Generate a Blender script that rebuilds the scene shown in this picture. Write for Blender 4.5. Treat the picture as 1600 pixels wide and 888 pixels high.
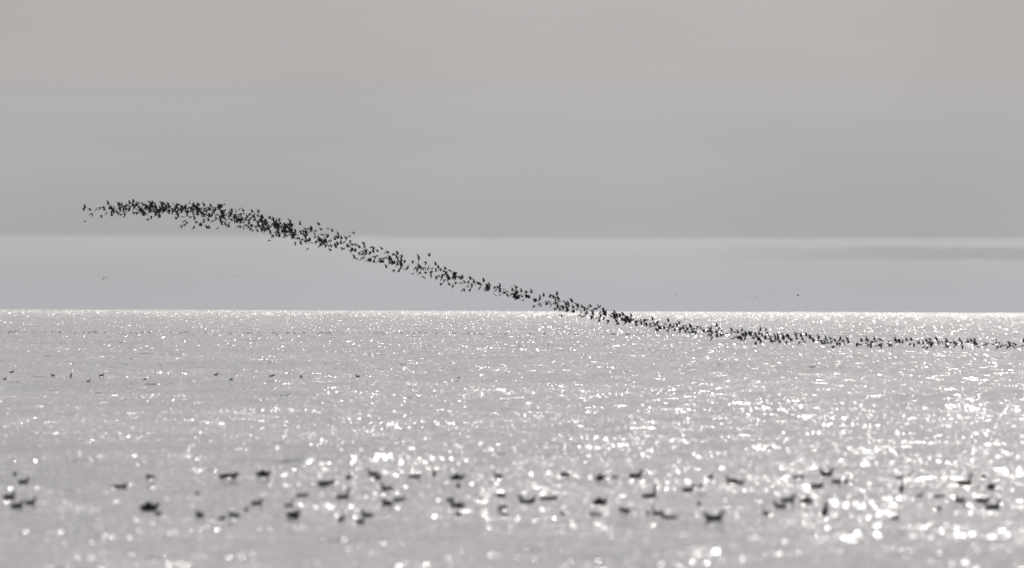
import bpy, math, random
import numpy as np
from mathutils import Vector

# ------------------------------------------------------------------ camera, sky, sun, exposure
for o in list(bpy.data.objects):
    bpy.data.objects.remove(o)
scene = bpy.context.scene
C = scene.collection
EYE = 4.5                       # height of the eye above the mean sea level, metres
EARTH = 7.4e6                   # radius of the sea's curve (with refraction)

cam_data = bpy.data.cameras.new('camera')
cam_data.sensor_width = 36.0
cam_data.lens = 503.0
cam_data.clip_start = 1.0
cam_data.clip_end = 60000.0
cam_data.dof.use_dof = True
cam_data.dof.focus_distance = 1250.0
cam_data.dof.aperture_fstop = 3.05
cam = bpy.data.objects.new('camera', cam_data)
C.objects.link(cam)
cam.location = (0.0, 0.0, EYE)
cam.rotation_mode = 'QUATERNION'
PITCH, ROLL = 0.00082, math.radians(-0.20)
from mathutils import Euler, Quaternion
cam.rotation_quaternion = Euler((math.pi / 2 + PITCH, 0, 0)).to_quaternion() @ Quaternion((0, 0, 1), -ROLL)
scene.camera = cam

SUN_ELEV, SUN_AZ = math.radians(30), math.radians(4.4)      # azimuth from +Y towards +X
sun_data = bpy.data.lights.new('sun', 'SUN')
sun_data.energy = 1.0
sun_data.angle = math.radians(0.6)
sun_data.color = (1.0, 0.965, 0.92)
sun = bpy.data.objects.new('sun', sun_data)
C.objects.link(sun)
S = Vector((math.sin(SUN_AZ) * math.cos(SUN_ELEV), math.cos(SUN_AZ) * math.cos(SUN_ELEV), math.sin(SUN_ELEV)))
sun.rotation_mode = 'QUATERNION'
sun.rotation_quaternion = (-S).to_track_quat('-Z', 'Y')

scene.view_settings.view_transform = 'Standard'
scene.view_settings.look = 'None'
scene.view_settings.gamma = 1.0
scene.view_settings.exposure = 0.0
scene.view_settings.use_curve_mapping = False
scene.cycles.use_denoising = True
scene.cycles.filter_width = 1.6
scene.cycles.use_adaptive_sampling = False
scene.cycles.sample_clamp_direct = 80.0
scene.cycles.sample_clamp_indirect = 10.0
scene.cycles.max_bounces = 4

def s2l(r, g, b):
    f = lambda c: (c / 12.92) if c <= 0.04045 else ((c + 0.055) / 1.055) ** 2.4
    return (f(r / 255), f(g / 255), f(b / 255), 1.0)

class NT:
    """small helper round a node tree"""
    def __init__(self, tree):
        self.t = tree; tree.nodes.clear()
    def n(self, kind, **kw):
        nd = self.t.nodes.new(kind)
        for k, v in kw.items():
            setattr(nd, k, v)
        return nd
    def set(self, sock, v):
        if hasattr(v, 'is_output'):
            self.t.links.new(v, sock)
        else:
            sock.default_value = v
    def math(self, op, a, b=0.0, clamp=False):
        nd = self.n('ShaderNodeMath', operation=op, use_clamp=clamp)
        self.set(nd.inputs[0], a); self.set(nd.inputs[1], b)
        return nd.outputs[0]
    def vmath(self, op, a, b=(0, 0, 0)):
        nd = self.n('ShaderNodeVectorMath', operation=op)
        self.set(nd.inputs[0], a); self.set(nd.inputs[1], b)
        return nd.outputs[0]
    def comb(self, x, y, z):
        nd = self.n('ShaderNodeCombineXYZ')
        for s_, v in zip(nd.inputs, (x, y, z)):
            self.set(s_, v)
        return nd.outputs[0]
    def noise(self, vec, scale, detail=2.0, rough=0.5, lac=2.0):
        nd = self.n('ShaderNodeTexNoise')
        self.set(nd.inputs['Vector'], vec)
        nd.inputs['Scale'].default_value = scale; nd.inputs['Detail'].default_value = detail
        nd.inputs['Roughness'].default_value = rough; nd.inputs['Lacunarity'].default_value = lac
        return nd
    def smooth(self, v, lo, hi, a=0.0, b=1.0):
        nd = self.n('ShaderNodeMapRange', interpolation_type='SMOOTHSTEP')
        for s_, x in zip(nd.inputs, (v, lo, hi, a, b)):
            self.set(s_, x)
        return nd.outputs[0]
    def mix(self, f, a, b):
        nd = self.n('ShaderNodeMix', data_type='RGBA')
        self.set(nd.inputs[0], f); self.set(nd.inputs[6], a); self.set(nd.inputs[7], b)
        return nd.outputs[2]
    def ramp(self, f, stops):
        nd = self.n('ShaderNodeValToRGB')
        self.set(nd.inputs[0], f)
        e = nd.color_ramp.elements
        while len(e) > 1:
            e.remove(e[-1])
        e[0].position, e[0].color = stops[0]
        for p, c in stops[1:]:
            x = e.new(p); x.color = c
        return nd.outputs[0]

world = bpy.data.worlds.new('World')
scene.world = world
world.use_nodes = True
w = NT(world.node_tree)
tc = w.n('ShaderNodeTexCoord')
sep = w.n('ShaderNodeSeparateXYZ'); w.set(sep.inputs[0], tc.outputs['Generated'])
dx, dy, dz = sep.outputs
az = w.math('ARCTAN2', dx, dy)
sky = w.n('ShaderNodeTexSky', sky_type='NISHITA')
sky.sun_disc = False
sky.sun_elevation = SUN_ELEV
sky.sun_rotation = SUN_AZ
sky.air_density = 1.0; sky.dust_density = 1.0; sky.ozone_density = 1.0
# overcast veil: even grey in layers by height; the layers' lower rims are slightly wavy
wob_v = w.comb(w.math('MULTIPLY', az, 260.0), w.math('MULTIPLY', dz, 700.0), 3.0)
wob = w.noise(wob_v, 1.0, 4.0, 0.6)
wob_b = w.noise(w.comb(w.math('MULTIPLY', az, 34.0), 1.7, 0.0), 1.0, 2.0, 0.5)
h = w.math('ADD', dz, w.math('MULTIPLY', w.math('SUBTRACT', wob.outputs[0], 0.5), 0.00022))
h = w.math('ADD', h, w.math('MULTIPLY', w.math('SUBTRACT', wob_b.outputs[0], 0.5), 0.00045))
f = w.math('MULTIPLY', w.math('ADD', h, 0.0015), 1.0 / 0.0255, clamp=True)
def st(ypx, col):                      # the height of a layer above the visible horizon, in 1/22350 rad
    return (((487 - ypx) / 22350.0 - 0.0011 + 0.0015) / 0.0255, col)
veil = w.ramp(f, [
    st(487, s2l(181, 183, 186)), st(440, s2l(182, 183, 186)), st(405, s2l(184, 185, 187)), st(375.5, s2l(188, 189, 191)),
    st(367.8, s2l(171, 171, 173)), st(330, s2l(171, 171, 173)), st(250, s2l(173, 173, 175)), st(185, s2l(174, 173, 174)),
    st(120, s2l(174, 171, 170)), st(20, s2l(174, 169, 168))])
# a thin darker bar of cloud to the right, just below the rim
bar_h = w.math('ADD', dz, w.math('MULTIPLY', w.math('SUBTRACT', wob.outputs[0], 0.5), 0.0006))
lo, hi = (487 - 405) / 22350 - 0.0011, (487 - 384) / 22350 - 0.0011
bar = w.math('MULTIPLY', w.smooth(bar_h, lo - 0.00015, lo + 0.00022), w.smooth(bar_h, hi - 0.00018, hi + 0.00018, 1.0, 0.0))
bar = w.math('MULTIPLY', bar, w.smooth(w.math('ADD', az, w.math('MULTIPLY', w.math('SUBTRACT', wob_b.outputs[0], 0.5), 0.02)), 0.008, 0.030))
veil = w.mix(w.math('MULTIPLY', bar, 0.95), veil, s2l(170, 170, 171))
# broad soft unevenness of the cloud deck
br = w.noise(w.comb(w.math('MULTIPLY', az, 22.0), w.math('MULTIPLY', dz, 35.0), 0.4), 1.0, 2.0, 0.5)
ly = w.noise(w.comb(w.math('MULTIPLY', az, 30.0), w.math('MULTIPLY', w.math('ADD', dz, w.math('MULTIPLY', az, 0.02)), 420.0), 8.1), 1.0, 3.0, 0.55)
up = w.math('MULTIPLY', w.math('MAXIMUM', dz, 0.0), 2.0)          # an overcast deck is about three times as bright overhead as at the horizon
bright = w.math('ADD', w.math('ADD', 1.0, up), w.math('ADD', w.math('MULTIPLY', w.math('SUBTRACT', br.outputs[0], 0.5), 0.34), w.math('MULTIPLY', w.math('SUBTRACT', ly.outputs[0], 0.5), 0.07)))
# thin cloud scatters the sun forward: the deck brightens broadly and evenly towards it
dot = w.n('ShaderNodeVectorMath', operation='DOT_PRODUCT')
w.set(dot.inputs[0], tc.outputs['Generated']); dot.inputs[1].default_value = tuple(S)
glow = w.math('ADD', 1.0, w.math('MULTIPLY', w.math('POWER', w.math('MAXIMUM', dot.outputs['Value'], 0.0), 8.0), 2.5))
tint = w.n('ShaderNodeMix', data_type='RGBA', blend_type='MULTIPLY'); tint.inputs[0].default_value = 1.0
w.set(tint.inputs[6], veil); tint.inputs[7].default_value = (0.980, 1.004, 1.040, 1.0)
veil = tint.outputs[2]
bg1 = w.n('ShaderNodeBackground'); w.set(bg1.inputs[0], sky.outputs[0]); bg1.inputs[1].default_value = 0.05
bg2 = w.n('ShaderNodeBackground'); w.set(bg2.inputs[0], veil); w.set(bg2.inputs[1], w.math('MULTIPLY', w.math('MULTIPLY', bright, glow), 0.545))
mx = w.n('ShaderNodeMixShader'); mx.inputs[0].default_value = 0.96
w.t.links.new(bg1.outputs[0], mx.inputs[1]); w.t.links.new(bg2.outputs[0], mx.inputs[2])
wo = w.n('ShaderNodeOutputWorld'); w.t.links.new(mx.outputs[0], wo.inputs[0])
world.cycles.sampling_method = 'MANUAL'
world.cycles.sample_map_resolution = 1024

# ------------------------------------------------------------------ materials
def new_mat(name):
    m = bpy.data.materials.new(name); m.use_nodes = True
    return m, NT(m.node_tree)

def water_material():
    m, t = new_mat('sea_water')
    geo = t.n('ShaderNodeNewGeometry')
    P = geo.outputs['Position']
    out_n = geo.outputs['Normal']
    total = None

    dist = t.n('ShaderNodeSeparateXYZ'); t.set(dist.inputs[0], P)
    # the sheet's rows widen with distance and drop the shorter waves: their slopes pass to the ripples
    grow = t.math('SUBTRACT', t.smooth(dist.outputs[1], 350.0, 2600.0, 1.0, 1.35), t.smooth(dist.outputs[1], 3500.0, 6500.0, 0.0, 0.30))
    # cat's paws: patches where the wind roughens the water more
    pn = t.noise(t.vmath('MULTIPLY', P, (1 / 3.0, 1 / 16.0, 0.0)), 1.0, 2.0, 0.5)
    paws = t.smooth(pn.outputs[0], 0.32, 0.68, 0.9, 1.12)
    amp = t.math('MULTIPLY', grow, paws)
    near = t.smooth(dist.outputs[1], 350.0, 1500.0, 1.0, 0.35)
    mid0 = t.math('MULTIPLY', t.smooth(dist.outputs[1], 200.0, 420.0, 0.22, 0.95), t.smooth(dist.outputs[1], 750.0, 1300.0, 1.0, 0.1))
    mid = t.math('MULTIPLY', t.smooth(dist.outputs[1], 650.0, 1300.0), t.smooth(dist.outputs[1], 2200.0, 5000.0, 1.0, 0.3))
    far = t.smooth(dist.outputs[1], 2000.0, 4500.0)
    # ripples and wavelets, and the wave trains that stand for them where those are too small and far to see singly
    for sx, sy, k, seed, det, fade in ((0.105, 0.20, 0.75, 0.0, 1.0, near), (0.7, 1.4, 0.17, 40.0, 1.0, None), (0.11, 1.6, 0.47, 31.0, 1.0, mid0), (0.24, 10.0, 0.64, 17.0, 1.0, mid), (0.45, 50.0, 0.76, 23.0, 1.0, far)):
        v = t.vmath('ADD', t.vmath('MULTIPLY', P, (1 / sx, 1 / sy, 0.0)), (seed, seed, seed))
        no = t.noise(v, 1.0, det, 0.5)
        c = t.vmath('MULTIPLY', t.vmath('SUBTRACT', no.outputs['Color'], (0.5, 0.5, 0.5)), (k, k, 0.0))
        if fade is not None:
            c = t.vmath('MULTIPLY', c, t.comb(fade, fade, 0.0))
        total = c if total is None else t.vmath('ADD', total, c)
    total = t.vmath('MULTIPLY', total, t.comb(amp, amp, 0.0))
    # the steep near faces of single wavelets, which show the dark water instead of the sky
    for sx, sy, lo_, fade in ((1.3, 1.4, 0.655, t.smooth(dist.outputs[1], 300.0, 800.0, 1.0, 0.0)), (1.2, 3.0, 0.635, t.math('MULTIPLY', t.smooth(dist.outputs[1], 350.0, 800.0), t.smooth(dist.outputs[1], 1600.0, 2600.0, 1.0, 0.0)))):
        sn = t.noise(t.vmath('ADD', t.vmath('MULTIPLY', P, (1 / sx, 1 / sy, 0.0)), (61.0, 5.0, 2.0)), 1.0, 1.0, 0.5)
        face = t.math('MULTIPLY', t.smooth(sn.outputs[0], lo_, lo_ + 0.09, 0.0, -0.42), fade)
        total = t.vmath('ADD', total, t.comb(0.0, face, 0.0))

    nrm = t.vmath('NORMALIZE', t.vmath('ADD', out_n, total))
    b = t.n('ShaderNodeBsdfPrincipled')
    b.inputs['Base Color'].default_value = (0.065, 0.066, 0.063, 1)
    # capillary ripples too fine to see blur the mirror here more, there less
    rn = t.noise(t.vmath('ADD', t.vmath('MULTIPLY', P, (1 / 1.1, 1 / 5.0, 0.0)), (7.0, 3.0, 9.0)), 1.0, 2.0, 0.5)
    t.set(b.inputs['Roughness'], t.math('ADD', t.smooth(rn.outputs[0], 0.35, 0.68, 0.09, 0.17), t.smooth(dist.outputs[1], 1500.0, 6000.0, 0.0, 0.22)))
    b.inputs['IOR'].default_value = 1.333
    t.set(b.inputs['Normal'], nrm)
    # part of each patch is roughened by ripples finer still, which spread the sun into a sheen
    b2 = t.n('ShaderNodeBsdfPrincipled')
    b2.inputs['Base Color'].default_value = b.inputs['Base Color'].default_value
    b2.inputs['Roughness'].default_value = 0.29
    b2.inputs['IOR'].default_value = 1.333
    t.set(b2.inputs['Normal'], nrm)
    mx_ = t.n('ShaderNodeMixShader'); mx_.inputs[0].default_value = 0.17
    t.t.links.new(b.outputs[0], mx_.inputs[1]); t.t.links.new(b2.outputs[0], mx_.inputs[2])
    o = t.n('ShaderNodeOutputMaterial'); t.t.links.new(mx_.outputs[0], o.inputs[0])
    return m

def plumage(name, dark, light, scale):
    m, t = new_mat(name)
    tcn = t.n('ShaderNodeTexCoord')
    no = t.noise(tcn.outputs['Object'], scale, 3.0, 0.6)
    col = t.ramp(no.outputs[0], [(0.35, dark), (0.7, light)])
    b = t.n('ShaderNodeBsdfPrincipled')
    t.set(b.inputs['Base Color'], col)
    b.inputs['Roughness'].default_value = 0.75
    b.inputs['Specular IOR Level'].default_value = 0.25
    o = t.n('ShaderNodeOutputMaterial'); t.t.links.new(b.outputs[0], o.inputs[0])
    return m

M_WATER = water_material()
M_FLY = plumage('dark_flight_plumage', (0.034, 0.034, 0.039, 1), (0.085, 0.080, 0.080, 1), 18.0)
M_SWIM = plumage('dark_wet_plumage', (0.010, 0.010, 0.010, 1), (0.028, 0.026, 0.025, 1), 12.0)

# ------------------------------------------------------------------ the sea
#WAVES-BEGIN
rw = random.Random(11)
WAVES = []
for _ in range(46):
    lam = 2.2 * (22.0 / 2.2) ** rw.random()
    th = rw.gauss(0.0, 0.8)
    k = 2 * math.pi / lam
    WAVES.append((k * math.sin(th), k * math.cos(th), 0.0108 * lam / (2 * math.pi) * rw.uniform(0.5, 1.3) * (1 if lam < 9 else 9 / lam), rw.uniform(0, 6.283), lam))
SWELL = []
for _ in range(12):
    lam = rw.uniform(24, 90); th = rw.gauss(0.2, 1.0); k = 2 * math.pi / lam
    SWELL.append((k * math.sin(th), k * math.cos(th), 0.06 * rw.uniform(0.6, 1.2), rw.uniform(0, 6.283), lam))

def sea_height(x, y, space=None):
    """height of the sea over the mean sphere's plane; space = spacing of the sheet's rows there, waves finer than it are left to the material"""
    z = -(x * x + y * y) / (2 * EARTH)
    far = np.clip((9000.0 - y) / 3000.0, 0.0, 1.0)
    for kx, ky, a, ph, lam in WAVES + SWELL:
        g = 1.0
        if space is not None:
            ly = 2 * math.pi / max(abs(ky), 1e-4)
            g = np.clip((ly / space - 2.2) / 3.0, 0.0, 1.0)
        z = z + g * a * np.sin(kx * x + ky * y + ph)
    return z

def sea_rows():
    n = 1900
    u = np.linspace(0, 1, 6000)
    d = 150.0 * (8800.0 / 150.0) ** u
    ang = EYE / d
    dens = 0.55 * np.abs(np.gradient(ang)) / (ang[0] - ang[-1]) + 0.45 / 6000 * (0.4 + 1.2 * u)
    cum = np.cumsum(dens); cum = (cum - cum[0]) / (cum[-1] - cum[0])
    return np.interp(np.linspace(0, 1, n), cum, d)
#WAVES-END

def make_sea():
    ys = sea_rows(); nr = len(ys)
    nc = 620
    ts = np.linspace(-0.0425, 0.0425, nc)
    X = ts[None, :] * (ys[:, None] + 60.0)
    Y = np.broadcast_to(ys[:, None], X.shape)
    sp = np.gradient(ys)[:, None]
    Z = sea_height(X, Y, sp)
    V = np.stack([X, Y, Z], -1).reshape(-1, 3)
    i = np.arange(nr - 1)[:, None] * nc + np.arange(nc - 1)[None, :]
    Q = np.stack([i, i + 1, i + 1 + nc, i + nc], -1).reshape(-1, 4)
    # the wide sheet round it, out to and past the horizon on every side, a little lower
    rr = np.concatenate([[2.0], np.geomspace(20, 14000, 60)]); na = 180
    aa = np.linspace(0, 2 * math.pi, na, endpoint=False)
    WX = rr[:, None] * np.sin(aa)[None]; WY = rr[:, None] * np.cos(aa)[None]
    WZ = -(WX ** 2 + WY ** 2) / (2 * EARTH) - 0.9
    V2 = np.stack([WX, WY, WZ], -1).reshape(-1, 3)
    r = np.arange(len(rr) - 1)[:, None] * na; a0 = np.arange(na)[None]; a1 = (a0 + 1) % na
    Q2 = np.stack([r + a0, r + na + a0, r + na + a1, r + a1], -1).reshape(-1, 4)[:, ::-1] + len(V)
    V = np.concatenate([V, V2]).astype(np.float32); Q = np.concatenate([Q, Q2]).astype(np.int32)
    me = bpy.data.meshes.new('sea')
    me.vertices.add(len(V)); me.vertices.foreach_set('co', V.ravel())
    me.loops.add(Q.size); me.loops.foreach_set('vertex_index', Q.ravel())
    me.polygons.add(len(Q)); me.polygons.foreach_set('loop_start', np.arange(len(Q), dtype=np.int32) * 4)
    me.polygons.foreach_set('use_smooth', np.ones(len(Q), dtype=bool))
    me.update(calc_edges=True)
    me.materials.append(M_WATER)
    o = bpy.data.objects.new('sea', me); C.objects.link(o)
    o['kind'] = 'structure'
    return o

sea = make_sea()

# ------------------------------------------------------------------ birds: shapes
def loft(rings, seg=8, tip0=None, tip1=None):
    """a closed skin through rings (centre x, z, half width, half height, tilt); returns verts, faces"""
    V, F = [], []
    for cx, cz, wy, hz, tilt in rings:
        for q in range(seg):
            a = 2 * math.pi * q / seg
            u, v = math.cos(a) * wy, math.sin(a) * hz
            V.append((cx - v * math.sin(tilt), u, cz + v * math.cos(tilt)))
    n = len(rings)
    for i in range(n - 1):
        for q in range(seg):
            q1 = (q + 1) % seg
            F.append((i * seg + q, i * seg + q1, (i + 1) * seg + q1, (i + 1) * seg + q))
    V.append(tip0); V.append(tip1)
    a, b = len(V) - 2, len(V) - 1
    for q in range(seg):
        q1 = (q + 1) % seg
        F.append((a, q1, q)); F.append((b, (n - 1) * seg + q, (n - 1) * seg + q1))
    return V, F

def wing(side, inner, outer, sweep, fold):
    """an arm and a hand section, swept back to a point; angles are the lift of each section"""
    st_ = [(0.0, 0.056, -0.056, 0.012), (0.06, 0.066, -0.050, 0.011), (0.115, 0.064, -0.042, 0.009), (0.158, 0.042, -0.046, 0.007), (0.200, 0.008, -0.056, 0.005), (0.242, -0.046, -0.070, 0.003)]
    V, F = [], []
    py, pz, ps = 0.018, 0.012, 0.0
    for i, (s, le, te, th) in enumerate(st_):
        ang = inner if s <= 0.116 else outer
        d = (s - ps) * (fold if s > 0.116 else 1.0)
        py += d * math.cos(ang); pz += d * math.sin(ang); ps = s
        sh = sweep * max(0.0, s - 0.06)
        nx, nz = -math.sin(ang) * th * 0.5, math.cos(ang) * th * 0.5
        mid = 0.65 * le + 0.35 * te
        camb = 0.006 * (1 - s / 0.27)
        for x, k in ((le, 0.0), (mid, 1.0), (te, 0.15)):
            for sg in (1, -1):
                oy, oz = nx * k * sg, nz * k * sg
                c = camb if x == mid else 0.0
                V.append((x - sh, side * (py + oy - math.sin(ang) * c), pz + oz + math.cos(ang) * c))
    for i in range(len(st_) - 1):
        a, b = i * 6, (i + 1) * 6
        loop = [0, 2, 4, 5, 3, 1]
        for q in range(6):
            m0, m1 = loop[q], loop[(q + 1) % 6]
            F.append((a + m0, a + m1, b + m1, b + m0) if side > 0 else (a + m1, a + m0, b + m0, b + m1))
    e = (len(st_) - 1) * 6
    F.append((e, e + 2, e + 4, e + 5, e + 3, e + 1) if side > 0 else (e + 1, e + 3, e + 5, e + 4, e + 2, e))
    return V, F

def flying_shape(inner, outer, sweep=0.25, fold=1.0, skew=0.0):
    rings = [(-0.118, 0.002, 0.026, 0.003, 0), (-0.085, 0.002, 0.018, 0.008, 0), (-0.055, 0.0, 0.026, 0.022, 0), (-0.01, -0.002, 0.036, 0.036, 0),
             (0.035, 0.0, 0.033, 0.034, 0), (0.065, 0.006, 0.020, 0.021, 0), (0.085, 0.011, 0.0195, 0.0195, 0), (0.102, 0.010, 0.012, 0.012, 0), (0.110, 0.008, 0.005, 0.005, 0)]
    V, F = loft(rings, 8, (-0.126, 0, 0.002), (0.140, 0, 0.003))
    for side in (1, -1):
        v, f = wing(side, inner + skew * side, outer + skew * side, sweep, fold)
        n = len(V)
        V += v; F += [tuple(i + n for i in q) for q in f]
    return V, F

R = math.radians
FLY_SHAPES = {
    'U': [flying_shape(R(62), R(80), 0.05), flying_shape(R(48), R(66), 0.15), flying_shape(R(74), R(84), -0.10), flying_shape(R(55), R(38), 0.35, 0.9)],
    'D': [flying_shape(R(-30), R(-62), 0.05), flying_shape(R(-48), R(-70), 0.15), flying_shape(R(-15), R(-48), 0.30, 0.9)],
    'H': [flying_shape(R(10), R(-8), 0.40, 0.95), flying_shape(R(-6), R(-22), 0.8, 0.75)],
    'X': [flying_shape(R(12), R(4), 0.30), flying_shape(R(24), R(10), 0.45), flying_shape(R(-8), R(-20), 0.40)],
}
POSE = {'U': 'raised-winged', 'D': 'down-beating', 'H': 'gliding', 'X': 'banking'}
EDGE = ('on the upper edge', 'amid the birds', 'on the lower edge')

def mesh_from(name, V, F, mat):
    me = bpy.data.meshes.new(name)
    me.from_pydata(V, [], F)
    me.polygons.foreach_set('use_smooth', [True] * len(me.polygons))
    me.materials.append(mat)
    me.update()
    return me

FLY_MESH = {k: [mesh_from('flying_bird', v, f, M_FLY) for v, f in L] for k, L in FLY_SHAPES.items()}

def spine(pts, seg=10):
    """a swimming bird as one skin swept along tail, back, neck, head and bill: points (x, z, half width, half height)"""
    rings = []
    for i, (x, z, a, b) in enumerate(pts[1:-1], 1):
        tx, tz = pts[i + 1][0] - pts[i - 1][0], pts[i + 1][1] - pts[i - 1][1]
        rings.append((x, z, a, b, math.atan2(tz, tx)))
    return loft(rings, seg, (pts[0][0], 0, pts[0][1]), (pts[-1][0], 0, pts[-1][1]))

def tilt(shape, ang, dz=0.0):
    V, F = shape
    c, s = math.cos(ang), math.sin(ang)
    return [(x * c - z * s, y, x * s + z * c + dz) for x, y, z in V], F

def with_wings(shape, inner, outer, sc, x0, z0):
    V, F = list(shape[0]), list(shape[1])
    for side in (1, -1):
        v, f = wing(side, inner, outer, 0.35, 0.9)
        n = len(V)
        V += [(x0 + x * sc, y * sc, z0 + z * sc) for x, y, z in v]; F += [tuple(i + n for i in q) for q in f]
    return V, F

BODY = [(-0.200, 0.075, 0, 0), (-0.180, 0.068, 0.022, 0.010), (-0.140, 0.048, 0.045, 0.034), (-0.080, 0.030, 0.068, 0.060), (-0.01, 0.022, 0.078, 0.070), (0.055, 0.025, 0.068, 0.064)]
SWIM_SHAPES = {
    # R: head up on a short neck; S: neck stretched up; L: low and long, head forward; T: head drawn in; U: back humped, head low; B: tail and head both cocked; V: reared up out of the water
    'R': spine(BODY + [(0.098, 0.055, 0.044, 0.044), (0.112, 0.098, 0.030, 0.028), (0.120, 0.128, 0.029, 0.028), (0.143, 0.140, 0.026, 0.025), (0.166, 0.137, 0.013, 0.012), (0.176, 0.134, 0.007, 0.007), (0.205, 0.128, 0, 0)]),
    'S': spine(BODY + [(0.092, 0.060, 0.044, 0.044), (0.104, 0.115, 0.026, 0.025), (0.110, 0.165, 0.023, 0.023), (0.122, 0.195, 0.027, 0.026), (0.146, 0.204, 0.023, 0.022), (0.164, 0.202, 0.011, 0.010), (0.205, 0.200, 0, 0)]),
    'L': spine([(-0.195, 0.036, 0, 0), (-0.175, 0.036, 0.022, 0.010), (-0.135, 0.026, 0.045, 0.032), (-0.075, 0.015, 0.066, 0.052), (-0.01, 0.010, 0.074, 0.058), (0.055, 0.015, 0.060, 0.052), (0.098, 0.034, 0.036, 0.036), (0.128, 0.056, 0.027, 0.026), (0.152, 0.064, 0.025, 0.024), (0.172, 0.060, 0.012, 0.011), (0.205, 0.052, 0, 0)]),
    'T': spine([(-0.165, 0.065, 0, 0), (-0.150, 0.060, 0.022, 0.010), (-0.115, 0.046, 0.045, 0.036), (-0.065, 0.034, 0.068, 0.062), (0.0, 0.030, 0.078, 0.072), (0.052, 0.036, 0.066, 0.064), (0.080, 0.066, 0.042, 0.044), (0.086, 0.100, 0.033, 0.032), (0.104, 0.114, 0.029, 0.027), (0.126, 0.110, 0.014, 0.013), (0.155, 0.102, 0, 0)]),
    'U': with_wings(spine(BODY + [(0.100, 0.045, 0.044, 0.042), (0.128, 0.072, 0.030, 0.028), (0.150, 0.086, 0.028, 0.027), (0.172, 0.085, 0.016, 0.015), (0.182, 0.083, 0.007, 0.007), (0.212, 0.076, 0, 0)]), R(66), R(-62), 0.62, -0.01, 0.045),
    'B': spine([(-0.200, 0.150, 0, 0), (-0.190, 0.135, 0.024, 0.012), (-0.160, 0.085, 0.044, 0.030), (-0.100, 0.035, 0.066, 0.056), (-0.02, 0.018, 0.078, 0.066), (0.050, 0.024, 0.068, 0.062), (0.096, 0.055, 0.042, 0.042), (0.112, 0.096, 0.030, 0.028), (0.122, 0.122, 0.029, 0.028), (0.146, 0.130, 0.024, 0.023), (0.170, 0.126, 0.011, 0.010), (0.205, 0.120, 0, 0)]),
    'V': with_wings(tilt(spine(BODY + [(0.102, 0.045, 0.044, 0.042), (0.140, 0.052, 0.030, 0.029), (0.168, 0.052, 0.029, 0.028), (0.192, 0.046, 0.020, 0.020), (0.205, 0.040, 0.008, 0.008), (0.235, 0.028, 0, 0)]), R(66), 0.075), R(-58), R(-80), 0.55, 0.0, 0.16),
}
SWIM_MESH = {k: mesh_from('swimming_bird', v, f, M_SWIM) for k, (v, f) in SWIM_SHAPES.items()}

def place(name, mesh, loc, rot, scale, label, group, tall=1.0):
    o = bpy.data.objects.new(name, mesh)
    C.objects.link(o)
    o.location = loc; o.rotation_euler = rot; o.scale = (scale, scale, scale * tall)
    o['label'] = label; o['category'] = 'bird'; o['group'] = group
    return o

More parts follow.
